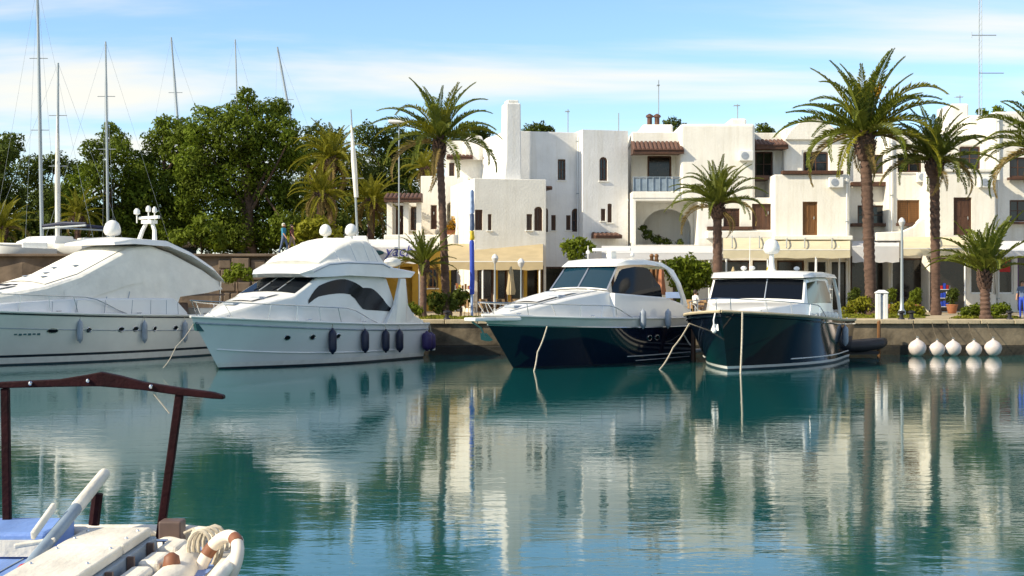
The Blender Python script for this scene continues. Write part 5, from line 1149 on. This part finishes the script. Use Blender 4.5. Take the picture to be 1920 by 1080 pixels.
s = MB(); s.sphere((-4.8, 1.1, 4.1), 0.5, 0.3, 0.2, 12, 6); s.build('folded_cushion', 'canvas', b2, world=False, smooth=50)
s = MB(); s.box(-5.9, -5.2, -1.5, 1.5, 1.4, 1.95); s.build('cockpit_sofa', 'canvas', b2, world=False, bevel=0.08)
s = MB(); s.box(-7.0, -6.28, -1.85, 1.85, 0.28, 0.42); s.build('swim_platform', 'gelcoat', b2, world=False, bevel=0.04)
for t_ in (0.725, 0.63, 0.52): porthole(h, b2, t_, 1.12, 1, 0.13, 0.10)
for t_, ln in ((0.555, 0.9), (0.40, 0.85), (0.285, 0.85), (0.20, 0.85)): fender(h, b2, t_, 'fender_navy', 1, 0.16, ln)
fender(h, b2, 0.03, 'fender_purple', 1, 0.22, 0.75, 1.10, 'purple ball fender at the stern'); fender(h, b2, 0.0, 'fender_purple', 1, 0.20, 0.7, 1.05)
h.guard(b2, 0.30, 0.985, 0.62, 7, 0.14)
s = MB(); a_ = h.pt(0.985, 1.65, 1); s.loft([[(5.85, y, 1.80), (6.15, y * 0.5, 1.75), (6.05, y * 0.5, 1.45), (5.72, y, 1.42)] for y in (-0.12, 0.12)]); s.build('anchor_pocket', 'ink_teal', b2, world=False)
for u, w in ((0.9, 0.0), (1.6, 0.35)):
    c = C.top(u, w); s = MB(); s.box(c.x - 0.28, c.x + 0.28, c.y - 0.26, c.y + 0.26, c.z - 0.05, c.z + 0.05); s.build('deck_hatch', 'fender_grey', b2, world=False, bevel=0.03)

# ---------- blue hulled express cruiser
b3 = boat('express_cruiser', 'express cruiser with navy hull, white deck and blue windscreen', 'motorboat', 905, 51.3, 38, 12.0)
h = Hull(12.0, 4.3, 2.0, 1.75, 2.3, 2.6, wl=0.84, sag=0.03, flare=1.1)
h3 = h.build(b3, ['boot_dark', 'navy', 'navy', 'gelcoat'], [-0.55, 0.05, 0.22, lambda t: h.zs(t) - 0.32 - 0.06 * t, None])
h.deck(b3, 'gelcoat'); h.rail_line(b3, 'rub_rail', 'steel', 0.03, -0.34); h.rail_line(b3, 'toe_rail', 'gelcoat', 0.05, 0.02); h.rail_line(b3, 'waterline_stripe', 'boot', 0.022, 0, z=lambda t: 0.30, t0=0.02, t1=0.45); h.rail_line(b3, 'lower_stripe', 'boot', 0.016, 0, z=lambda t: 0.12, t0=0.02, t1=0.4)
# bow pulpit
s = MB(); s.loft([[(x, y * w, z) for y, z in ((-1, 1.80), (1, 1.80), (1, 1.93), (-1, 1.93))] for x, w in ((4.9, 0.95), (5.8, 0.48), (6.35, 0.40), (6.75, 0.26))]); s.build('bow_pulpit', 'gelcoat', b3, world=False, bevel=0.03)
an = MB(); an.tube([(6.6, 0, 1.78), (6.1, 0, 1.55), (5.85, 0.0, 1.2)], 0.035, 6); an.loft([[(5.95, y, 1.35), (5.75, y * 1.8, 1.1), (5.70, y * 0.6, 1.05)] for y in (-0.16, 0.16)]); an.build('anchor', 'steel', b3, world=False)
C = Loft([(5.4, 5.4, 1.75, 2.0, 0.45, 0.35), (4.0, 4.0, 1.72, 2.28, 1.1, 0.85), (2.2, 2.1, 1.65, 2.62, 1.55, 1.25), (0.8, 0.6, 1.62, 2.82, 1.72, 1.45), (0.2, 0.0, 1.6, 2.88, 1.76, 1.50), (-0.4, -1.0, 1.6, 3.92, 1.80, 1.36), (-1.6, -1.9, 1.6, 4.05, 1.84, 1.42), (-3.0, -3.2, 1.6, 4.02, 1.86, 1.48), (-4.6, -4.0, 1.6, 3.85, 1.88, 1.55)], r=0.12, camber=0.08)
# solid foredeck and coamings, then a glazed cabin of glass and frames under a hard top
Cf = Loft(C.secs[:5] + [(-0.4, -0.4, 1.6, 2.70, 1.80, 1.62)], r=0.12, camber=0.08); Cf.build('foredeck', 'gelcoat', b3)
for sg in (1, -1):
    s = MB(); s.loft([[Vector((x, sg * y, z)) for y, z in ((w, 1.6), (w + 0.02, zt), (w - 0.22, zt + 0.02), (w - 0.26, 1.6))] for x, w, zt in ((0.0, 1.76, 2.8), (-1.5, 1.85, 2.72), (-3.4, 1.92, 2.62), (-4.8, 1.90, 2.35), (-5.85, 1.85, 1.95))]); s.build('coaming', 'gelcoat_cool', b3, world=False, bevel=0.04)
s = MB(); s.box(-5.6, 0.0, -1.6, 1.6, 1.5, 1.62); s.build('cockpit_floor', 'nonskid', b3, world=False)
C.top_patch('sun_pad', 'canvas_grey', b3, 1.3, 2.6, -0.62, 0.62, 0.05)
for w in (-0.8, 0.8):
    s = MB(); s.tube([C.top(0.4 + 0.2 * k, w, 0.012) for k in range(17)], 0.014, 4); s.build('deck_seam', 'fender_grey', b3, world=False)
ws = C.top_patch('windscreen', 'blue_glass', b3, 4.05, 4.95, -1, 1, 0.0)
C.side_patch('side_window', 'boat_glass', b3, 4.25, 7.4, lambda u: 0.50 - 0.06 * u, lambda u: 0.97 - 0.30 * sm(0.75, 1, u), out=0.0)
for w in (-1.0, -0.02, 1.0):
    s = MB(); s.tube([C.top(4.0, w, 0.02), C.top(4.98, w, 0.02)], 0.035, 6); s.build('windscreen_pillar', 'steel', ws, world=False)
s = MB(); s.tube([C.top(4.02, w, 0.03) for w in np.linspace(-1, 1, 9)], 0.03, 6); s.build('windscreen_base', 'gelcoat', ws, world=False)
Ht = Loft([(-0.75, -0.85, 3.86, 3.97, 1.35, 1.30), (-1.3, -1.3, 3.92, 4.12, 1.52, 1.44), (-2.6, -2.6, 3.95, 4.16, 1.58, 1.50), (-3.9, -3.9, 3.86, 4.05, 1.62, 1.54), (-4.3, -4.3, 3.78, 3.88, 1.6, 1.55)], r=0.06, camber=0.07); Ht.build('hard_top', 'gelcoat', b3)
for sg in (1, -1):
    s = MB(); s.loft([[Vector((x - w, sg * (y - 0.05), z)), Vector((x + w, sg * (y - 0.05), z)), Vector((x + w, sg * (y + 0.05), z)), Vector((x - w, sg * (y + 0.05), z))] for x, y, z, w in ((-3.6, 1.55, 4.0, 0.32), (-4.3, 1.63, 3.75, 0.24), (-4.75, 1.75, 3.2, 0.17), (-5.0, 1.84, 2.6, 0.16), (-5.1, 1.88, 2.2, 0.2))]); s.build('roof_arch', 'gelcoat', b3, world=False, bevel=0.04)
ra = MB(); ra.box(-2.6, -2.2, -0.12, 0.12, 4.2, 4.5); ra.build('radar_pedestal', 'gelcoat', b3, world=False, bevel=0.04); s = MB(); s.obox((-2.1, -0.75, 4.58), (-2.7, 0.75, 4.58), 0.16, 0.13); s.build('radar_scanner', 'gelcoat', b3, world=False, bevel=0.04)
for x, y, hh in ((-2.0, -0.9, 0.55), (-3.2, 0.5, 0.35), (-2.9, -0.5, 0.3)): s = MB(); s.tube([(x, y, 4.2), (x, y, 4.2 + hh)], 0.02, 5); s.sphere((x, y, 4.2 + hh * 0.5), 0.09, n=8, m=6); s.build('roof_lamp', 'gelcoat', b3, world=False)
for y in (-0.7, 0.7): s = MB(); s.box(-2.4, -1.9, y - 0.25, y + 0.25, 2.2, 3.2); s.build('helm_seat', 'canvas', b3, world=False, bevel=0.1)
for u, w in ((0.8, 0.1), (2.0, 0.45), (2.6, -0.3)):
    c = C.top(u, w); s = MB(); s.box(c.x - 0.25, c.x + 0.25, c.y - 0.25, c.y + 0.25, c.z - 0.05, c.z + 0.05); s.build('deck_hatch', 'fender_grey', b3, world=False, bevel=0.03)
for t_, m_ in ((0.40, 'fender_grey'), (0.24, 'fender_grey')): fender(h, b3, t_, m_, 1, 0.13, 0.7, h.zs(t_) + 0.35)
for t_ in (0.28, 0.33): porthole(h, b3, t_, 1.0, 1, 0.16, 0.10)
h.guard(b3, 0.42, 0.96, 0.50, 6, 0.16, fwd=0.5)
s = MB(); s.box(-6.75, -5.95, -1.8, 1.8, 0.25, 0.4); s.build('swim_platform', 'gelcoat', b3, world=False, bevel=0.04)

# ---------- dark hulled cabin cruiser
b4 = boat('cabin_cruiser', 'black hulled cabin cruiser seen bow on, with pale roof and dome', 'motorboat', 1352, 50.3, 24, 12.4)
h = Hull(12.4, 5.4, 2.15, 1.62, 1.1, 3.4, wl=0.86, tb=0.42, flare=0.8)
h4 = h.build(b4, ['antifoul', 'boot', 'navy_black', 'navy_black'], [-0.55, 0.06, 0.16, 0.6, None])
h.deck(b4, 'nonskid'); h.rail_line(b4, 'toe_rail', 'cap', 0.055, 0.02); h.rail_line(b4, 'rub_rail', 'navy_black', 0.04, -0.16); h.rail_line(b4, 'spray_rail', 'boot', 0.025, 0, z=lambda t: 0.33, t0=0.05, t1=0.72)
C = Loft([(4.4, 4.4, 1.85, 2.12, 0.8, 0.7), (3.2, 3.2, 1.8, 2.30, 1.45, 1.3), (1.8, 1.7, 1.7, 2.42, 1.95, 1.8), (1.4, 1.3, 1.68, 2.46, 2.05, 1.92), (1.2, 0.7, 1.65, 3.36, 2.08, 1.86), (-0.8, -0.9, 1.6, 3.46, 2.12, 1.92), (-2.4, -2.4, 1.58, 3.45, 2.14, 1.94), (-3.6, -3.0, 1.58, 3.40, 2.14, 1.94)], r=0.10, camber=0.06)
C.build('deckhouse', 'gelcoat', b4)
ws = C.top_patch('windscreen', 'boat_glass', b4, 3.08, 3.95, -1.0, 1.0, 0.012)
s = MB(); s.tube([C.top(3.05, 0.2, 0.02), C.top(3.98, 0.2, 0.02)], 0.025, 5); s.build('windscreen_pillar', 'fender_grey', ws, world=False)
C.side_patch('side_window', 'boat_glass', b4, 4.03, 6.8, lambda u: 0.46, lambda u: 0.96 - 0.25 * sm(0.7, 1, u))
Rt = Loft([(1.0, 0.9, 3.40, 3.50, 1.85, 1.78), (0.3, 0.3, 3.42, 3.62, 2.06, 1.98), (-2.0, -2.0, 3.44, 3.64, 2.10, 2.02), (-4.2, -4.2, 3.40, 3.56, 2.10, 2.02)], r=0.06, camber=0.08); Rt.build('roof', 'gelcoat', b4)
for sg in (1, -1):
    s = MB(); s.tube([(-3.9, sg * 2.0, 3.42), (-4.3, sg * 2.12, 2.6), (-4.5, sg * 2.2, 1.65)], 0.07, 8); s.build('roof_post', 'gelcoat', b4, world=False, smooth=50)
s = MB(); s.lathe([(0.24, 0), (0.14, 0.12), (0.10, 0.4), (0.09, 0.75)], 12, (-1.4, 0, 3.66)); pm = s.build('dome_pedestal', 'gelcoat', b4, smooth=50, world=False)
dome(b4, -1.4, 0, 4.42, 0.34, stem=0.05).scale = (1, 1, 1)
for y, x in ((-0.9, -0.4), (0.8, -2.4), (-0.5, -0.2)): s = MB(); s.sphere((x, y, 3.8), 0.16, 0.12, 0.09, 10, 6); s.tube([(x, y, 3.6), (x, y, 3.8)], 0.04); s.build('roof_lamp', 'gelcoat', b4, world=False)
for x, y, hh in ((-2.5, -1.2, 1.6), (-3.6, 1.3, 0.7)): s = MB(); s.tube([(x, y, 3.6), (x - 0.1, y, 3.6 + hh)], 0.015, 5); s.build('whip_antenna', 'gelcoat', b4, world=False)
h.guard(b4, 0.5, 0.97, 0.5, 5, 0.18, fwd=0.1)
an = MB(); p = h.pt(0.985, 1.75, -1, 0.05); an.tube([p + Vector((0.1, 0, 0.45)), p + Vector((0.22, -0.05, 0.1)), p + Vector((0.25, -0.02, -0.25))], 0.03, 6); an.sphere(p + Vector((0.27, -0.02, -0.28)), 0.07, 0.09, 0.10, 8, 6); an.loft([[p + Vector((0.15, y, -0.05)), p + Vector((0.26, y * 1.6, -0.28)), p + Vector((0.2, y * 0.5, -0.24))] for y in (-0.09, 0.09)]); an.build('anchor', 'white_paint', b4, world=False)
for k in range(4):
    s = MB(); x = -0.5 - k * 0.75; s.sphere((x, 2.32, 1.92 - k * 0.02), 0.24, 0.12, 0.16, 10, 6); s.build('side_cushion', 'canvas', b4, world=False, smooth=50)
for t_ in (0.30,): fender(h, b4, t_, 'fender_grey', 1, 0.13, 0.75)
# ---------- dark inflatable at the quay
b5 = thing('inflatable_dinghy', (PX(1582, 61.6), 61.6, 0), 'dark inflatable dinghy lying between black cruiser and quay', 'dinghy', None, R(10))
s = MB(); s.tube([(-1.5, -0.62, 0.42), (0.6, -0.66, 0.46), (1.5, -0.42, 0.56), (1.85, 0, 0.62), (1.5, 0.42, 0.56), (0.6, 0.66, 0.46), (-1.5, 0.62, 0.42)], [0.2, 0.24, 0.22, 0.2, 0.22, 0.24, 0.2], 12); s.build('tube', 'rubber', b5, smooth=60, world=False)
s = MB(); s.box(-1.35, 1.4, -0.5, 0.5, 0.1, 0.24); s.build('floor', 'rubber', b5, world=False); s = MB(); s.box(-1.5, -1.4, -0.55, 0.55, 0.1, 0.8); s.build('transom', 'fender_navy', b5, world=False)
s = MB(); s.box(-1.85, -1.5, -0.15, 0.15, 0.5, 1.15); s.build('outboard_motor', 'black', b5, world=False, bevel=0.08)
s = MB(); s.box(-0.3, 0.1, -0.6, 0.6, 0.5, 0.58); s.build('thwart', 'fender_grey', b5, world=False)
s = MB(); s.sphere((-0.6, 0, 0.75), 0.75, 0.7, 0.42, 14, 8); s.build('cover', 'rubber', b5, world=False, smooth=50)

# ---------- mooring ropes
def rope(label, pts, r=0.03):
    t = thing('mooring_rope', pts[0], label, 'rope', 'mooring ropes'); s = MB(); P_ = [Vector(p) for p in pts]; q = []
    for a, b in zip(P_, P_[1:]):
        for k in range(6): q.append(a.lerp(b, k / 6) + Vector((0, 0, -0.08 * math.sin(math.pi * k / 6))))
    s.tube(q + [P_[-1]], r, 6); s.build('strand', 'rope', t)
rope('slack bow line hanging from the navy hulled express cruiser', [P(1026, 612, 51.3), P(1008, 660, 51.0), P(1001, 697, 50.6)])
rope('bow line hanging down the stem of the black cruiser', [P(1392, 585, 50.3), P(1391, 640, 50.0), P(1388, 708, 49.6)], 0.035)
rope('slanting line between the two dark cruisers, running into the water', [P(1297, 598, 54), P(1262, 652, 53), P(1236, 694, 51.8)])
rope('short stern line of the navy cruiser crossing the slanting line', [P(1268, 600, 59), P(1285, 632, 58.5), P(1300, 650, 58.1)])
rope('thin anchor line of the flybridge yacht going down left', [P(366, 602, 51.0), P(330, 650, 49.6), P(306, 690, 49.0)], 0.014)
# ---------- sailing boats laid up on the embankment and beyond the trees
def sailboat(label, foot_px, foot_py, top_px, top_py, Y, r, hull_len=8, zb=None, rz=0.4, stays=True, spread=(0.45, 0.72), furl=None, boom=True):
    base = P(foot_px, foot_py, Y); top = P(top_px, top_py, Y); zb = EZ if zb is None else zb
    t = thing('sailing_boat', (base.x, Y, zb), label, 'sailboat', 'sailing boats laid up ashore', 0)
    s = MB()
    ca, sa = math.cos(rz), math.sin(rz)
    def W(x, y, z): return Vector((base.x + x * ca - y * sa, Y + x * sa + y * ca, z))
    L = hull_len; zd = (base.z - 0.15) if Y > 100 else zb + 1.05; rows = []
    for k in range(13):
        u = k / 12; x = -L / 2 + L * u; b = L * 0.15 * (1 - max(0, (u - 0.45) / 0.55) ** 2.2) * (0.75 + 0.25 * sm(0, 0.4, u)); zs = zd + 0.25 * u * u
        rows.append([W(x, sg * b * q, zs - d) for sg, q, d in ((-1, 1, 0), (-1, 0.9, 0.5), (-1, 0.55, 0.85), (1, 0.02, 1.0), (1, 0.55, 0.85), (1, 0.9, 0.5), (1, 1, 0))])
    s.loft(rows); s.build('hull', 'gelcoat', t, smooth=50)
    s = MB(); s.loft([[W(x, y * w, z) for y, z in ((-1, zd), (1, zd), (0.8, zt), (-0.8, zt))] for x, w, zt in ((L * 0.22, 0.35, zd + 0.22), (L * 0.05, 0.7, zd + 0.5), (-L * 0.22, 0.8, zd + 0.5))]); s.build('coachroof', 'gelcoat', t, bevel=0.04)
    s = MB(); s.loft([[W(x, y, z) for x, y in ((-0.7, -0.08), (0.8, -0.08), (0.8, 0.08), (-0.7, 0.08))] for z in (zd - 0.9, zb - 0.02)]); s.build('keel', 'antifoul', t)
    for x in (-L * 0.3, L * 0.22):
        for sg in (-1, 1): s = MB(); s.tube([W(x, sg * 0.8, zd - 0.75), W(x, sg * 1.4, zb)], 0.05, 5); s.build('prop', 'wood', t)
    s = MB(); s.tube([Vector((base.x, base.y, zd - 0.1)), base.lerp(top, 0.5), top], [r, r * 0.95, r * 0.6], 8); m_ = s.build('mast', 'mast', t, smooth=50)
    for f in spread:
        c = base.lerp(top, f); s = MB(); s.tube([c - Vector((0.55, 0, 0)), c + Vector((0.55, 0, 0))], 0.025, 5); s.build('spreader', 'mast', m_)
    if stays:
        for q in (W(L / 2, 0, zd + 0.25), W(-L / 2, 0, zd), W(0, -L * 0.14, zd), W(0, L * 0.14, zd)): s = MB(); s.tube([top, q], 0.007, 4); s.build('stay', 'mast', t)
    if furl:
        a, b = P(furl[0], furl[1], Y), P(furl[2], furl[3], Y); s = MB(); s.tube([a, a.lerp(b, 0.5), b], [0.13, 0.17, 0.05], 8); s.build('rolled_jib', 'canvas', t, smooth=50)
    if not boom: return t
    s = MB(); b0 = Vector((base.x, base.y, zd + 1.0)); e = W(-L * 0.42, 0, b0.z + 0.1); s.tube([b0, e], 0.06, 6); s.build('boom', 'mast', t); s = MB(); s.tube([b0 + Vector((0, 0, 0.14)), b0.lerp(e, 0.5) + Vector((0, 0, 0.22)), e + Vector((0, 0, 0.12))], [0.10, 0.11, 0.06], 8); s.build('furled_sail', 'fender_navy', t, smooth=50)
    return t
sailboat('sailing boat with the tallest mast, at the far left', 79, 468, 70, -30, 85, 0.12, 9, rz=2.6)
sailboat('sailing boat with thick pale lower mast, second from the left', 108, 470, 109, 118, 86, 0.10, 8, rz=0.5, furl=(108, 470, 108, 200), boom=False)
sailboat('sailing boat with pale green mast leaning before the small pine', 203, 445, 198, 78, 88, 0.09, 8, rz=0.6)
sailboat('sailing boat behind the middle pine, mast top over the trees', 350, 440, 321, 70, 112, 0.11, 9, rz=0.6)
sailboat('sailing boat behind the tallest pine, thin mast with stays', 452, 440, 441, 74, 120, 0.09, 9, rz=0.3)
sailboat('sailing boat behind the tallest pine, dark leaning mast at its right', 585, 440, 520, 88, 118, 0.12, 9, rz=0.9)
sailboat('sailing boat with rolled white sail before the yellow palms', 671, 440, 658, 205, 84.5, 0.07, 5, rz=1.57, furl=(668, 370, 659, 235), boom=False, stays=False)
# small white boat ashore at far left
t = thing('rowing_boat', (PX(48, 81.5), 81.5, EZ), 'small white boat ashore behind the covered yacht', 'boat', None, R(200))
rows = []
for k in range(11):
    u = k / 10; x = -1.7 + 3.4 * u; b = 0.75 * (1 - max(0, (u - 0.4) / 0.6) ** 2.2); rows.append([(x, sg * b * q, 0.72 + 0.2 * u * u - d * 0.7) for sg, q, d in ((-1, 1, 0), (-1, 0.85, 0.5), (-1, 0.4, 0.95), (1, 0.4, 0.95), (1, 0.85, 0.5), (1, 1, 0))])
s = MB(); s.loft(rows); s.build('hull', 'gelcoat', t, smooth=50, world=False); s = MB(); s.box(-1.2, 0.2, -0.4, 0.4, 0.72, 1.1); s.build('engine_box', 'gelcoat', t, world=False, bevel=0.06); s = MB(); s.box(-1.5, 1.3, -0.5, 0.5, 0.0, 0.1); s.build('cradle', 'wood', t, world=False)

# ------------------------------------------------------------------ the small boat in the foreground
fb = thing('fishing_boat', (-3.9, 9.0, 0), 'small wooden boat with dark red awning frame in the near left corner', 'boat')
def FP(px, py, Y): return P(px, py, Y)
s = MB(); rows = []
for y, hb, zg in ((3.0, 0.9, 0.95), (5, 1.45, 0.82), (7.5, 1.72, 0.76), (10, 1.74, 0.76), (11.6, 1.68, 0.78), (12.3, 1.55, 0.79), (12.65, 1.3, 0.79), (12.8, 0.95, 0.79)):
    cx_ = -3.95; rows.append([(cx_ + sg * hb * q, y, z) for sg, q, z in ((-1, 0.3, -0.3), (-1, 0.85, 0.05), (-1, 0.97, 0.4), (-1, 1, zg), (-1, 0.93, zg), (-1, 0.93, zg - 0.1), (1, 0.93, zg - 0.1), (1, 0.93, zg), (1, 1, zg), (1, 0.97, 0.4), (1, 0.85, 0.05), (1, 0.3, -0.3))])
s.loft(rows); s.build('hull', 'llaut_white', fb, smooth=40)
s = MB(); s.grid([[(-3.95 + w * hb * 0.92, y, 0.70) for w in (-1, -0.5, 0, 0.5, 1)] for y, hb in ((3, 0.85), (7, 1.65), (11.6, 1.62), (12.5, 1.4))]); s.build('deck', 'llaut_shaded', fb)
s = MB(); s.tube([(-3.95 + hb * 1.0, y, 0.79) for y, hb in ((5, 1.45), (7.5, 1.72), (10, 1.74), (11.6, 1.68), (12.3, 1.55), (12.65, 1.3), (12.82, 0.95))] + [(-4.9, 12.82, 0.79)], 0.055, 8); s.build('gunwale', 'llaut_white', fb, smooth=50)
# raised engine box on the left
s = MB(); s.box(-6.2, PX(118, 12.4), 11.95, 12.75, 0.70, 0.92); s.build('locker', 'llaut_shaded', fb, bevel=0.03)
s = MB(); s.box(-6.2, PX(118, 12.4) + 0.02, 11.93, 11.948, 0.72, 0.86); s.build('locker_front', 'llaut_white', fb)
# white hatch in the middle: two lids
for i, (y0, y1) in enumerate(((9.4, 11.13), (11.17, 12.0))):
    s = MB(); s.box(-3.62, -3.08, y0, y1, 0.88, 0.96); s.build('hatch_lid', 'llaut_white', fb, bevel=0.015)
s = MB(); s.box(-3.66, -3.04, 9.3, 12.03, 0.70, 0.876); s.build('hatch_coaming', 'grey_blue', fb, bevel=0.01)
for k, y in enumerate((9.9, 10.5, 11.1, 11.7)):
    s = MB(); s.box(-3.036, -2.98, y - 0.02, y + 0.02, 0.72, 0.88); s.build('bracket', 'brown_panel', fb)
    s = MB(); s.box(-2.98, -2.80, y + 0.06, y + 0.50, 0.71, 0.83); s.build('white_pad', 'llaut_white', fb, bevel=0.04, seg=3)
s = MB(); s.loft([[(xc + 0.15 * math.cos(a), y, 0.66 + 0.15 * max(0, math.sin(a)) ** 0.7) for a in np.linspace(0, math.pi, 11)] for xc, y in ((-2.66, 8.6), (-2.66, 10.0), (-2.68, 11.2), (-2.74, 11.8), (-2.86, 12.2), (-3.02, 12.4))]); s.build('side_bench', 'llaut_white', fb, smooth=60)
# dark red frame
Yb = 13.0 - 0.35
for (x0, y0, x1, y1) in ((10, 728, 14, 975), (337, 738, 299, 1002)):
    s = MB(); a, b = P(x0, y0, Yb), P(x1, y1, Yb); b.z = min(b.z, 0.72); s.obox(b, a, 0.072, 0.065); s.build('frame_post', 'llaut_red', fb, bevel=0.01)
s = MB(); bar = [(-60, 722, 0.05), (0, 716, 0.055), (110, 711, 0.067), (165, 702, 0.106), (190, 697, 0.13), (225, 704, 0.11), (270, 716, 0.072), (340, 727, 0.067), (400, 735, 0.058), (421, 741, 0.035)]
s.loft([[P(px, py, Yb) + Vector((0, dy, dz * hh)) for dy, dz in ((-0.05, 0), (0.05, 0), (0.05, -1), (-0.05, -1))] for px, py, hh in bar]); s.build('frame_beam', 'llaut_red', fb, bevel=0.01)
for px, py in ((165, 714), (57, 719), (283, 725)): s = MB(); s.sphere(P(px, py, Yb - 0.06), 0.02, n=8, m=5); s.build('bolt', 'steel', fb)
s = MB(); s.tube([P(288, 738, Yb - 0.02), P(318, 775, Yb - 0.02)], 0.007, 4); s.build('cord', 'rope', fb)
s = MB(); s.tube([P(176, 984, 12.6), P(183, 925, 12.6)], 0.05, 8); s.build('crutch_post', 'llaut_red', fb)
# boom lying in its crutch, with a pale sleeve
s = MB(); A, B_ = P(46, 1072, 10.7), P(196, 888, 12.9)
s.tube([A, A.lerp(B_, 0.60)], [0.048, 0.052], 10); bo = s.build('boom', 'grey_blue', fb, smooth=50)
s = MB(); s.tube([A.lerp(B_, 0.60), A.lerp(B_, 0.62), B_, B_ + (B_ - A) * 0.012], [0.05, 0.056, 0.052, 0.03], 10); s.build('sleeve', 'llaut_white', bo, smooth=50)
s = MB(); s.sphere(A, 0.065, n=10, m=6); s.build('end_cap', 'red', bo)
s = MB(); s.obox(A.lerp(B_, 0.25) + Vector((-0.12, 0, 0.06)), A.lerp(B_, 0.5) + Vector((-0.12, 0, 0.1)), 0.035, 0.07); s.build('oar_blade', 'llaut_white', bo, bevel=0.012)
s = MB(); s.obox(A.lerp(B_, 0.18) + Vector((-0.25, 0.1, 0.02)), A.lerp(B_, 0.22) + Vector((0.05, 0.1, 0.04)), 0.06, 0.035); s.build('crutch_arm', 'llaut_white', bo, bevel=0.01)
# stern box, life ring and coiled rope
s = MB(); s.box(-3.12, -2.92, 12.4, 12.6, 0.72, 0.94); s.build('stern_box', 'brown_panel', fb, bevel=0.015)
t = thing('life_ring', (-2.35, 11.4, 0.75), 'white life ring with brown bands on the right gunwale of the wooden boat', 'life ring', None, R(-28)); t.rotation_euler = (R(62), 0, R(-52))
N = 28; Rr, rr = 0.26, 0.052
t.location = P(408, 1062, 11.35)
for seg in range(8):
    s = MB(); a0 = 2 * math.pi * seg / 8; wide = seg % 2 == 0
    a1 = a0 + (2 * math.pi / 8) * 1.0; sp = 0.3
    aa = np.linspace(a0 - (0.22 if wide else -0.22), a1 + (0.22 if wide else -0.22), 8)
    s.tube([(Rr * math.cos(a), Rr * math.sin(a), 0) for a in aa], rr if wide else rr * 1.05, 12); s.build('float_segment' if wide else 'band', 'life_ring' if wide else 'orange', t, smooth=50, world=False)
t = thing('rope_coil', P(376, 1035, 11.7), 'yellowish rope coil hung beside the life ring', 'rope')
s = MB(); c0 = P(378, 1030, 11.75)
pts = [c0 + Vector((0.11 * math.cos(a) + 0.004 * a, 0.012 * a - 0.1, 0.17 * math.sin(a))) for a in np.linspace(0, 2 * math.pi * 4, 60)]
s.tube(pts, 0.018, 6); s.build('strand', 'rope', t, smooth=50)
t = thing('fender_heap', P(332, 1052, 11.2), 'brown float lying beside the bench of the wooden boat', 'float')
s = MB(); s.lathe([(0.02, -0.12), (0.06, -0.10), (0.075, 0), (0.06, 0.08), (0.02, 0.11)], 12, P(322, 1062, 11.2)); s.build('body', 'orange', t, smooth=50)
# small fittings of the foreground boat
for px, py, Y in ((300, 1020, 12.1), (395, 1000, 12.35)):
    c = P(px, py, Y); s = MB(); s.tube([c + Vector((-0.07, 0, 0.03)), c + Vector((0.07, 0, 0.03))], 0.014, 6); s.tube([c + Vector((-0.03, 0, -0.05)), c + Vector((-0.03, 0, 0.03))], 0.012, 5); s.tube([c + Vector((0.03, 0, -0.05)), c + Vector((0.03, 0, 0.03))], 0.012, 5); s.build('cleat', 'steel', fb, smooth=50)
for y in (9.8, 10.4, 11.0, 11.45, 11.8):
    for x in (-3.56, -3.14): s = MB(); s.sphere((x, y, 0.962), 0.014, n=8, m=4); s.build('screw', 'steel', fb)
for x0 in (-5.2, -4.85, -4.5, -4.15, -3.8): s = MB(); s.box(x0, x0 + 0.012, 6.0, 11.93, 0.702, 0.708); s.build('plank_seam', 'grey_blue', fb)
s = MB(); pts = [P(345, 1000, 12.3), P(362, 992, 12.3), P(372, 1003, 12.2), P(366, 1030, 12.0), P(352, 1052, 11.8), P(340, 1070, 11.5)]
s.tube([a.lerp(b, k / 5) for a, b in zip(pts, pts[1:]) for k in range(5)], 0.016, 6); s.build('loose_line', 'rope', fb, smooth=50)
# cleats, lights and seams on the yachts
def fittings(root, h_, n=4, zoff=0.04):
    for k in range(n):
        for sg in (1, -1):
            p = h_.sheer(0.12 + 0.78 * k / (n - 1), sg, zoff, 0.14); s = MB(); s.tube([p + Vector((-0.13, 0, 0.07)), p + Vector((0.13, 0, 0.07))], 0.02, 6); s.tube([p + Vector((-0.05, 0, -0.02)), p + Vector((-0.05, 0, 0.07))], 0.018, 5); s.tube([p + Vector((0.05, 0, -0.02)), p + Vector((0.05, 0, 0.07))], 0.018, 5); s.build('cleat', 'steel', root, world=False)
fittings(b1, Hull(16, 4.8, 2.25, 1.75, 2.2, 2.5, wl=0.88)); fittings(b2, Hull(12.6, 4.25, 1.95, 1.45, 1.9, 2.4, wl=0.86)); fittings(b3, Hull(12.0, 4.3, 2.0, 1.75, 2.3, 2.6, wl=0.84, sag=0.03)); fittings(b4, Hull(12.4, 5.4, 2.15, 1.62, 1.1, 3.4, tb=0.42))
